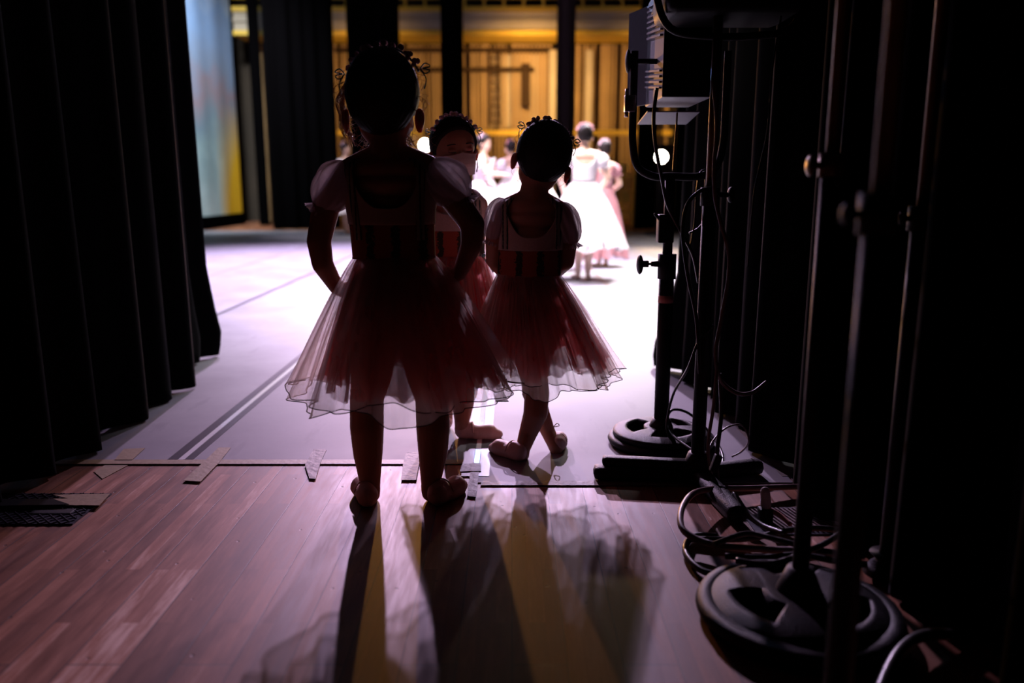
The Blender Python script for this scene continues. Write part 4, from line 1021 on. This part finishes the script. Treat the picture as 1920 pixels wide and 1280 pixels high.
# ---------------------------------------------------------------- near lamp stands
def fp(px, py, z=0): return F(px, py, z)
def lathe(bm, c, prof, n=64):
    prev = None
    for r, z in prof:
        g = [bm.verts.new((c.x+r*math.cos(2*PI*i/n), c.y+r*math.sin(2*PI*i/n), c.z+z)) for i in range(n)]
        if prev: bridge(bm, prev, g)
        prev = g
def slotted_disc(bm, c, r0, r1, z0, z1, rb, spokes, span, rot=0.0, dome=0.0, n=96):
    """cast ring base with open slots between spokes"""
    def prof(r):
        t = (r-r0)/(r1-r0); return z1-(z1-z0-0.012)*max(0, t)**3*0.8-dome*t
    rs = [0.012+(r0-0.012)*i/3 for i in range(4)]+[r0+(rb-r0)*i/6 for i in range(1, 7)]+[rb+(r1-rb)*i/5 for i in range(1, 6)]
    G_ = {}
    def V(i, j, top):
        key = (i, j % n, top)
        if key not in G_:
            a = 2*PI*j/n; r = rs[i]; G_[key] = bm.verts.new((c.x+r*math.cos(a), c.y+r*math.sin(a), c.z+(prof(max(r, r0)) if top else z0)))
        return G_[key]
    def hole(i, j):
        r = (rs[i]+rs[i+1])/2; a = (2*PI*(j+0.5)/n+rot) % (2*PI/spokes)
        return r0 < r < rb and a > (2*PI/spokes)*(1-span) and i > 3
    for i in range(len(rs)-1):
        for j in range(n):
            if hole(i, j): continue
            bm.faces.new((V(i, j, 1), V(i+1, j, 1), V(i+1, j+1, 1), V(i, j+1, 1)))
            bm.faces.new((V(i, j, 0), V(i, j+1, 0), V(i+1, j+1, 0), V(i+1, j, 0)))
            for (ii, jj, e) in ((i-1, j, ((i, j), (i, j+1))), (i+1, j, ((i+1, j+1), (i+1, j))), (i, (j-1) % n, ((i, j), (i+1, j))), (i, (j+1) % n, ((i+1, j+1), (i, j+1)))):
                out = ii < 0 or ii >= len(rs)-1 or hole(ii, jj)
                if out: (a1, b1), (a2, b2) = e; bm.faces.new((V(a1, b1, 1), V(a1, b1, 0), V(a2, b2, 0), V(a2, b2, 1)))
    bmesh.ops.recalc_face_normals(bm, faces=bm.faces)

# stand A with the floodlight
cA = fp(1238, 832)
stA = thing('lamp_stand', cA, 'black lamp stand on a slotted round cast base, standing on the grey dance floor', 'lamp stand', None)
b = NB(); lathe(b, cA, [(0.155, 0.003), (0.172, 0.006), (0.178, 0.018), (0.172, 0.03), (0.155, 0.034), (0.150, 0.004)]); link('base_tyre', b, M_cast, stA)
b = NB(); slotted_disc(b, cA+Vector((0, 0, 0.032)), 0.045, 0.160, 0.0, 0.032, 0.115, 3, 0.72, rot=0.5); link('base', b, M_cast, stA)
b = NB()
topA = Wp(1252, 334, cA.y)
cyl(b, cA+Vector((0, 0, 0.05)), cA+Vector((0, 0, 0.09)), 0.045, 0.03); link('base_collar', b, M_blk, stA)
zc = Wp(1246, 505, cA.y).z
b = NB(); cyl(b, cA+Vector((0, 0, 0.06)), (cA.x, cA.y, zc), 0.0245); link('lower_pole', b, M_blk, stA)
b = NB(); cyl(b, (cA.x, cA.y, zc-0.03), (cA.x, cA.y, zc+0.05), 0.030); link('clamp_sleeve', b, M_blk, stA)
b = NB(); cyl(b, (cA.x, cA.y, zc), (cA.x, cA.y, topA.z), 0.016); link('upper_pole', b, M_blk, stA)
b = NB(); zl = Wp(1246, 560, cA.y).z; 
for i in range(8): pass
cyl(b, (cA.x, cA.y, zl-0.012), (cA.x, cA.y, zl+0.012), 0.0249, n=24); link('paper_label', b, M_label, stA)
b = NB(); k0 = Vector((cA.x, cA.y, zc+0.018))
cyl(b, k0+Vector((-0.02, 0, 0)), k0+Vector((-0.052, -0.003, 0)), 0.011, 0.008); cyl(b, k0+Vector((-0.05, 0, 0)), k0+Vector((-0.062, 0, 0)), 0.004); 
cyl(b, k0+Vector((-0.060, 0, 0)), k0+Vector((-0.082, 0, 0)), 0.011)
ell(b, k0+Vector((-0.088, 0, -0.002)), (0.011, 0.03, 0.032)); link('tightening_knob', b, M_blk, stA)
zb = Wp(1250, 440, cA.y).z
b = NB(); box(b, (cA.x-0.01, cA.y, zb+0.02), (0.05, 0.05, 0.09), None, 0.005); cap(b, (cA.x-0.03, cA.y-0.01, zb+0.05), 0.006, (cA.x-0.045, cA.y-0.01, zb+0.065), 0.005); link('top_clamp', b, M_blk, stA)
# floodlight
Yn, Yf = cA.y-0.12, cA.y+0.20
def wx(px, Y): return Wp(px, 348, Y).x
xl, xr = Wp(1246, 80, Yn).x, Wp(1342, 80, Yn).x
zt, zb_ = Wp(1246, 2, Yn).z+0.06, Wp(1246, 182, Yn).z
fl_t = thing('floodlight', (topA.x, cA.y, topA.z), 'boxy grey floodlight with louvred side and open barn door on the lamp stand', 'floodlight')
b = NB(); 
box(b, ((xl+xr)/2, (Yn+Yf)/2, (zt+zb_)/2), (xr-xl, Yf-Yn, zt-zb_), None, 0.006)
for v in b.verts:    # the rear top slopes
    if v.co.z > (zt+zb_)/2 and v.co.y < (Yn+Yf)/2: v.co.z += 0.03
link('housing', b, M_house, fl_t, False)
b = NB(); H_ = zt-zb_
for i in range(7):
    z = zb_+H_*(0.60+0.05*i); box(b, (xl-0.003, (Yn+Yf)/2, z), (0.010, (Yf-Yn)*0.80, H_*0.018), Matrix.Rotation(0.12, 3, 'X'))
for i in range(4):
    z = zb_+H_*(0.14+0.05*i); box(b, (xl-0.003, (Yn+Yf)/2, z), (0.010, (Yf-Yn)*0.85, H_*0.018), Matrix.Rotation(0.12, 3, 'X'))
link('side_louvres', b, M_house, fl_t, False)
b = NB(); box(b, ((xl+xr)/2, Yn-0.004, (zt+zb_)/2), (xr-xl+0.006, 0.008, zt-zb_), None, 0.003); link('back_plate', b, M_blk, fl_t, False)
b = NB(); box(b, ((xl+xr)/2, Yf+0.004, (zt+zb_)/2), (xr-xl-0.02, 0.006, (zt-zb_)*0.8)); link('lens', b, M_lensin, fl_t, False)
b = NB(); box(b, ((xl+xr)/2, Yf-0.01, zb_-0.035), (xr-xl+0.02, 0.20, 0.004), Matrix.Rotation(-0.12, 3, 'X')); link('barn_door', b, M_house, fl_t, False)
b = NB(); box(b, (xl-0.02, Yf+0.05, (zt+zb_)/2), (0.004, 0.14, (zt-zb_)*0.95), Matrix.Rotation(0.35, 3, 'Z')); link('barn_door', b, M_house, fl_t, False)
zy = topA.z+0.006; xL = wx(1183, cA.y); xR = xr+(xl-xL)
for o_ in (1,):
    b = NB(); zc2 = Wp(1183, 115, cA.y).z
    pts = [(xL, cA.y, zc2+0.03), (xL, cA.y, zc2-0.15), (xL+0.002, cA.y, zy+0.10), (xL+0.02, cA.y, zy+0.03), (xL+0.07, cA.y, zy), (cA.x, cA.y, zy), (xR-0.07, cA.y, zy), (xR-0.02, cA.y, zy+0.03), (xR-0.002, cA.y, zy+0.10), (xR, cA.y, zc2-0.15), (xR, cA.y, zc2+0.03)]
    tube(b, pts, 0.012, 12, 5); yk = link('yoke', b, M_blk, fl_t)
b = NB(); c = Vector((xL, cA.y, zc2)); cyl(b, c+Vector((0.0, 0, 0)), (xl, cA.y, zc2), 0.008); cyl(b, c-Vector((0.012, 0, 0)), c, 0.014); ell(b, c-Vector((0.02, 0, 0)), (0.009, 0.03, 0.035)); link('tilt_knob', b, M_blk, fl_t)
b = NB(); c = Vector((xL, cA.y-0.01, Wp(1175, 195, cA.y).z)); box(b, c-Vector((0.012, 0, 0)), (0.034, 0.03, 0.05), None, 0.003); cyl(b, c+Vector((-0.022, 0, 0.02)), c+Vector((-0.022, 0, 0.045)), 0.006); cyl(b, c+Vector((-0.022, 0, -0.02)), c+Vector((-0.022, 0, -0.04)), 0.006); link('safety_clip', b, M_steel, fl_t)
b = NB(); c = Vector((wx(1225, Yn), Yn+0.1, Wp(1225, 45, Yn).z)); 
box(b, (xl-0.006, (Yn+Yf)/2, zt-0.055), (0.012, 0.04, 0.016), None, 0.003); link('latch', b, M_blk, fl_t)

# stand B, three legged base
cB = fp(1306, 902)
stB = thing('lamp_stand', cB, 'black lamp stand with a flat three-legged bar base, in front of the round base', 'lamp stand', None)
def barleg(p, q, wdt, h, z, parent, nm='base_leg', m=None):
    p = Vector(p); q = Vector(q); d = (q-p); L = d.length; a = math.atan2(d.y, d.x)
    b = NB(); box(b, ((p.x+q.x)/2, (p.y+q.y)/2, z+h/2), (L, wdt, h), Matrix.Rotation(a, 3, 'Z'), min(wdt, h)*0.45); return link(nm, b, m or M_cast, parent)
barleg(fp(1112, 897), cB, 0.06, 0.038, 0.004, stB); barleg(fp(1128, 893), cB, 0.045, 0.03, 0.036, stB, 'leg_cap')
barleg(fp(1425, 888), cB, 0.055, 0.045, 0.004, stB); barleg(fp(1385, 985), cB, 0.055, 0.045, 0.004, stB)
b = NB(); cyl(b, cB+Vector((0, 0, 0.04)), cB+Vector((0, 0, 0.09)), 0.045, 0.028); link('base_collar', b, M_blk, stB)
b = NB(); cyl(b, cB+Vector((0, 0, 0.05)), (cB.x, cB.y, Wp(1330, 360, cB.y).z), 0.02); link('lower_pole', b, M_blk, stB)
b = NB(); cyl(b, (cB.x, cB.y, Wp(1330, 365, cB.y).z), (cB.x, cB.y, Wp(1330, 30, cB.y).z), 0.013); link('upper_pole', b, M_goldglint, stB)
b = NB(); z = Wp(1330, 365, cB.y).z; cyl(b, (cB.x, cB.y, z-0.03), (cB.x, cB.y, z+0.02), 0.026); cyl(b, (cB.x, cB.y, z), (cB.x+0.05, cB.y-0.01, z), 0.007); ell(b, (cB.x+0.055, cB.y-0.01, z), (0.01, 0.022, 0.022)); link('clamp', b, M_blk, stB)
# big dark floodlight above stand B
p = Wp(1372, 0, cB.y)
g = thing('floodlight', (p.x, cB.y, p.z-0.1), 'large all black floodlight at the top edge, on the three-legged stand', 'floodlight')
b = NB(); box(b, (p.x, cB.y+0.06, p.z+0.14), (0.36, 0.26, 0.36), None, 0.03); link('housing', b, M_blk, g)
b = NB(); tube(b, [(p.x-0.20, cB.y, p.z+0.15), (p.x-0.20, cB.y, p.z+0.02), (p.x-0.16, cB.y, p.z-0.07), (p.x-0.06, cB.y, p.z-0.09), (p.x+0.06, cB.y, p.z-0.09), (p.x+0.16, cB.y, p.z-0.07), (p.x+0.20, cB.y, p.z+0.02), (p.x+0.20, cB.y, p.z+0.15)], 0.010, 10, 5); link('yoke', b, M_blk, g)
b = NB(); cyl(b, (p.x-0.22, cB.y, p.z+0.15), (p.x-0.17, cB.y, p.z+0.15), 0.02); cyl(b, (p.x+0.17, cB.y, p.z+0.15), (p.x+0.22, cB.y, p.z+0.15), 0.02); link('tilt_knob', b, M_blk, g)

# stand C, big round base in the foreground
cC = fp(1494, 1158)
stC = thing('lamp_stand', cC, 'tall black stand on the large domed round base in the bottom right foreground', 'lamp stand', None)
b = NB(); lathe(b, cC, [(0.17, 0.002), (0.196, 0.006), (0.202, 0.018), (0.196, 0.032), (0.17, 0.038), (0.16, 0.004)]); link('base_tyre', b, M_cast, stC)
b = NB(); slotted_disc(b, cC+Vector((0, 0, 0.012)), 0.06, 0.188, 0.0, 0.050, 0.135, 3, 0.5, rot=0.1, dome=0.006); link('base', b, M_cast, stC)
b = NB(); cyl(b, cC+Vector((0, 0, 0.05)), cC+Vector((0, 0, 0.11)), 0.05, 0.026); link('base_collar', b, M_blk, stC)
zk = Wp(1530, 300, cC.y).z
b = NB(); cyl(b, cC+Vector((0, 0, 0.06)), (cC.x, cC.y, zk), 0.0165); link('lower_pole', b, M_blk, stC)
b = NB(); cyl(b, (cC.x, cC.y, zk), (cC.x, cC.y, 2.4), 0.011); link('upper_pole', b, M_goldglint, stC)
b = NB(); cyl(b, (cC.x, cC.y, zk-0.03), (cC.x, cC.y, zk+0.012), 0.022); cyl(b, (cC.x, cC.y, zk-0.01), (cC.x-0.035, cC.y-0.01, zk-0.01), 0.006); ell(b, (cC.x-0.04, cC.y-0.01, zk-0.01), (0.008, 0.02, 0.02)); link('clamp', b, M_goldglint, stC)
# stand D, E in the near right
def simple_stand(c, r, zj, label, rb=0.16, tilt=(0, 0)):
    st = thing('lamp_stand', c, label, 'lamp stand', None); t = Vector((tilt[0], tilt[1], 0))
    b = NB(); lathe(b, c, [(0.001, 0.002), (rb-0.02, 0.002), (rb, 0.012), (rb-0.01, 0.03), (rb*0.5, 0.045), (0.04, 0.06), (0.001, 0.06)], 48); link('base', b, M_cast, st)
    b = NB(); cyl(b, c+Vector((0, 0, 0.05)), Vector((c.x, c.y, zj))+t*zj, r); link('lower_pole', b, M_blk, st)
    b = NB(); cyl(b, Vector((c.x, c.y, zj))+t*zj, Vector((c.x, c.y, 2.4))+t*2.4, r*0.62); link('upper_pole', b, M_goldglint, st)
    b = NB(); cyl(b, Vector((c.x, c.y, zj-0.035))+t*zj, Vector((c.x, c.y, zj+0.015))+t*zj, r*1.35); p_ = Vector((c.x, c.y, zj-0.01))+t*zj
    cyl(b, p_, p_+Vector((-0.045, -0.01, 0)), 0.006); ell(b, p_+Vector((-0.045, -0.01, 0)), (0.006, 0.012, 0.013)); link('clamp', b, M_blk, st)
    return st
cD = fp(1552, 1500); simple_stand(cD, 0.0185, Wp(1645, 385, cD.y).z, 'nearest tall black stand, its pole crossing in front of the large round base', 0.10)
cE = fp(1662, 1084); simple_stand(cE, 0.02, Wp(1718, 400, cE.y).z, 'black stand furthest right, against the right black curtain', 0.05)

# ---------------------------------------------------------------- cables
def cable(pts, r, lab, m=None, name='power_cable'):
    P = []
    for q in pts:
        if len(q) == 3: P.append(Wp(q[0], q[1], q[2]))
        else: P.append(F(q[0], q[1], q[3]))
    b = NB(); tube(b, P, r, 8, 7); return tag(link(name, b, m or M_rub), lab, 'cable')
A = cA.y; Bq = cB.y
cable([(1232, 165, A-.13), (1226, 215, A-.13), (1228, 265, A-.10), (1240, 330, A-.07), (1252, 385, A-.05), (1280, 440, A-.05), (1300, 480, A-.05), (1310, 530, A-.05)], 0.0055, 'black lead curving down from the louvred floodlight past the glowing lamp')
cable([(1336, 150, Bq-.04), (1343, 210, Bq-.05), (1343, 260, Bq-.05), (1339, 310, Bq-.05), (1341, 370, Bq-.05), (1352, 420, Bq-.05), (1366, 470, Bq-.05), (1366, 520, Bq-.05), (1352, 600, Bq-.04), (1342, 660, Bq-.04), (1350, 710, Bq-.03), (1380, 736, Bq-.03), (1410, 736, Bq-.02), (1437, 716, Bq)], 0.006, 'long cable hanging beside the three-legged stand and looping up at its end', M_gcab)
cable([(1334, 352, Bq-.04), (1310, 360, Bq-.05), (1288, 385, Bq-.05), (1280, 430, Bq-.05), (1284, 480, Bq-.05), (1292, 530, Bq-.04), (1306, 600, Bq-.03), (1312, 700, Bq-.02)], 0.0055, 'black cable arching off the clamp of the three-legged stand')
cable([(1322, 318, A), (1312, 325, A), (1306, 360, A), (1302, 420, A), (1292, 470, A)], 0.003, 'thin cable hanging behind the arching black cable')
cable([(1322, 318, A), (1322, 400, A), (1312, 425, A), (1292, 437, A)], 0.003, 'thin cable hooking back under the floodlight bracket')
cable([(1270, 205, A+.1), (1268, 240, A+.1), (1264, 290, A+.1), (1262, 320, A+.1)], 0.003, 'short golden glinting cord hanging right of the glowing far lamp', M_goldglint, 'cord')
cable([(1465, 30, Bq), (1448, 130, Bq), (1440, 240, Bq), (1425, 310, Bq), (1416, 350, Bq), (1410, 400, Bq), (1402, 500, Bq+.02)], 0.0028, 'thin cable running down the right curtain, right of the three-legged stand')
cable([(1338, 610, Bq-.02), (1310, 640, Bq-.02), (1290, 690, Bq-.01), (1262, 740, A-.12), (1250, 800, A-.10), (1262, 835, A-.12)], 0.004, 'cable slanting down to the round base of the floodlight stand')
cable([(1300, 845, 0, .07), (1262, 815, 0, .08), (1252, 785, 0, .1), (1262, 768, 0, .12), (1292, 775, 0, .10), (1330, 810, 0, .06), (1354, 850, 0, .03), (1352, 885, 0, .02)], 0.0045, 'cable looping over the round base behind the three-legged stand')
cable([(1325, 850, 0, .10), (1340, 822, 0, .12), (1365, 800, 0, .14), (1392, 798, 0, .14), (1404, 825, 0, .10), (1392, 845, 0, .04), (1372, 856, 0, .02)], 0.003, 'thin grey wire loop against the bottom of the right curtain', M_gcab)
cable([(1345, 680, Bq-.05), (1338, 760, Bq-.05), (1328, 830, Bq-.05), (1332, 880, Bq-.04), (1345, 925, Bq-.06)], 0.005, 'cable drooping to the floor behind the joined plug', M_gcab)
cable([(1350, 700, Bq-.02), (1352, 780, Bq-.02), (1344, 860, Bq-.03), (1350, 930, Bq-.03)], 0.006, 'thick black cable hanging straight beside the three-legged stand pole')
Q = 0.012
cable([(1500, 912, 0, .02), (1400, 915, 0, .03), (1340, 916, 0, .04), (1300, 925, 0, .05), (1278, 955, 0, .05), (1279, 990, 0, .04), (1310, 1012, 0, .03), (1360, 1024, 0, .03), (1440, 1030, 0, .03), (1530, 1034, 0, .03), (1610, 1050, 0, .03)], 0.0085, 'thick grey cable making the big open loop on the boards', M_gcab)
cable([(1345, 1005, 0, Q), (1305, 1004, 0, Q), (1286, 1020, 0, Q), (1290, 1045, 0, Q), (1322, 1072, 0, Q), (1380, 1080, 0, Q)], 0.008, 'thick black cable curling under the edge of the large round base')
cable([(1290, 1010, 0, .012), (1400, 1010, 0, .02), (1470, 995, 0, .03), (1540, 990, 0, .03), (1610, 1000, 0, .02), (1680, 1000, 0, .02)], 0.0075, 'black cable in the pile crossing behind the poles, furthest back')
cable([(1360, 1042, 0, .02), (1430, 1045, 0, .03), (1500, 1040, 0, .03), (1570, 1052, 0, .03), (1640, 1060, 0, .02)], 0.0075, 'black cable in the pile lying just above the large round base')
cable([(1340, 1020, 0, .045), (1400, 1000, 0, .05), (1460, 1012, 0, .055), (1530, 1030, 0, .05), (1620, 1042, 0, .03)], 0.007, 'bluish black cable slanting over the top of the pile')
cable([(1380, 1050, 0, .055), (1450, 1056, 0, .06), (1540, 1022, 0, .065), (1600, 985, 0, .04), (1660, 975, 0, .02)], 0.007, 'black cable rising to the right across the pile')
cable([(1376, 925, 0, .05), (1400, 960, 0, .035), (1430, 985, 0, .03), (1470, 1000, 0, .045)], 0.0075, 'black cable coming from the three-legged base into the pile')
cable([(1640, 1330, 0, .015), (1660, 1270, 0, .02), (1690, 1218, 0, .03), (1730, 1192, 0, .03), (1790, 1190, 0, .02), (1900, 1198, 0, .012)], 0.011, 'thick black cable curving out of the bottom right corner')
# plug and connector
p = F(1436, 945, 0.05)
g = thing('cable_connector', (p.x, p.y, 0), 'shiny clear cable plug lying by the cable pile', 'plug')
b = NB(); cap(b, p, 0.014, p+Vector((-0.004, 0, 0.035)), 0.012); link('plug_body', b, M_plast, g)
b = NB(); tube(b, [p-Vector((0, 0, 0.01)), p+Vector((0.03, -0.02, -0.02)), p+Vector((0.045, -0.06, -0.03))], 0.006, 8, 4); lk = link('red_lead', b, M_label, g)
b = NB(); box(b, (p.x, p.y, 0.02), (0.035, 0.03, 0.04), None, 0.004); link('socket', b, M_blk, g)
p = F(1342, 868, 0.11)
b = NB(); box(b, p, (0.02, 0.02, 0.05), Matrix.Rotation(0.3, 3, 'Y'), 0.003); tag(link('inline_switch', b, M_blk), 'small inline switch on a cable by the three-legged stand pole', 'switch')
# vent grille under the cable pile
p0, p1 = F(1418, 1008), F(1495, 948)
g = thing('floor_vent', ((p0.x+p1.x)/2+0.03, (p0.y+p1.y)/2, 0), 'slotted metal floor vent beneath the cable pile', 'floor vent')
cx_, cy_ = (p0.x+p1.x)/2+0.03, (p0.y+p1.y)/2
b = NB(); box(b, (cx_, cy_, 0.0015), (0.22, 0.17, 0.003)); link('frame', b, M_plate, g, False)
b = NB()
for i in range(18): box(b, (cx_-0.10+0.2*i/17, cy_, 0.005), (0.005, 0.15, 0.004), Matrix.Rotation(0.25, 3, 'Z'))
link('slats', b, M_gcab, g, False)
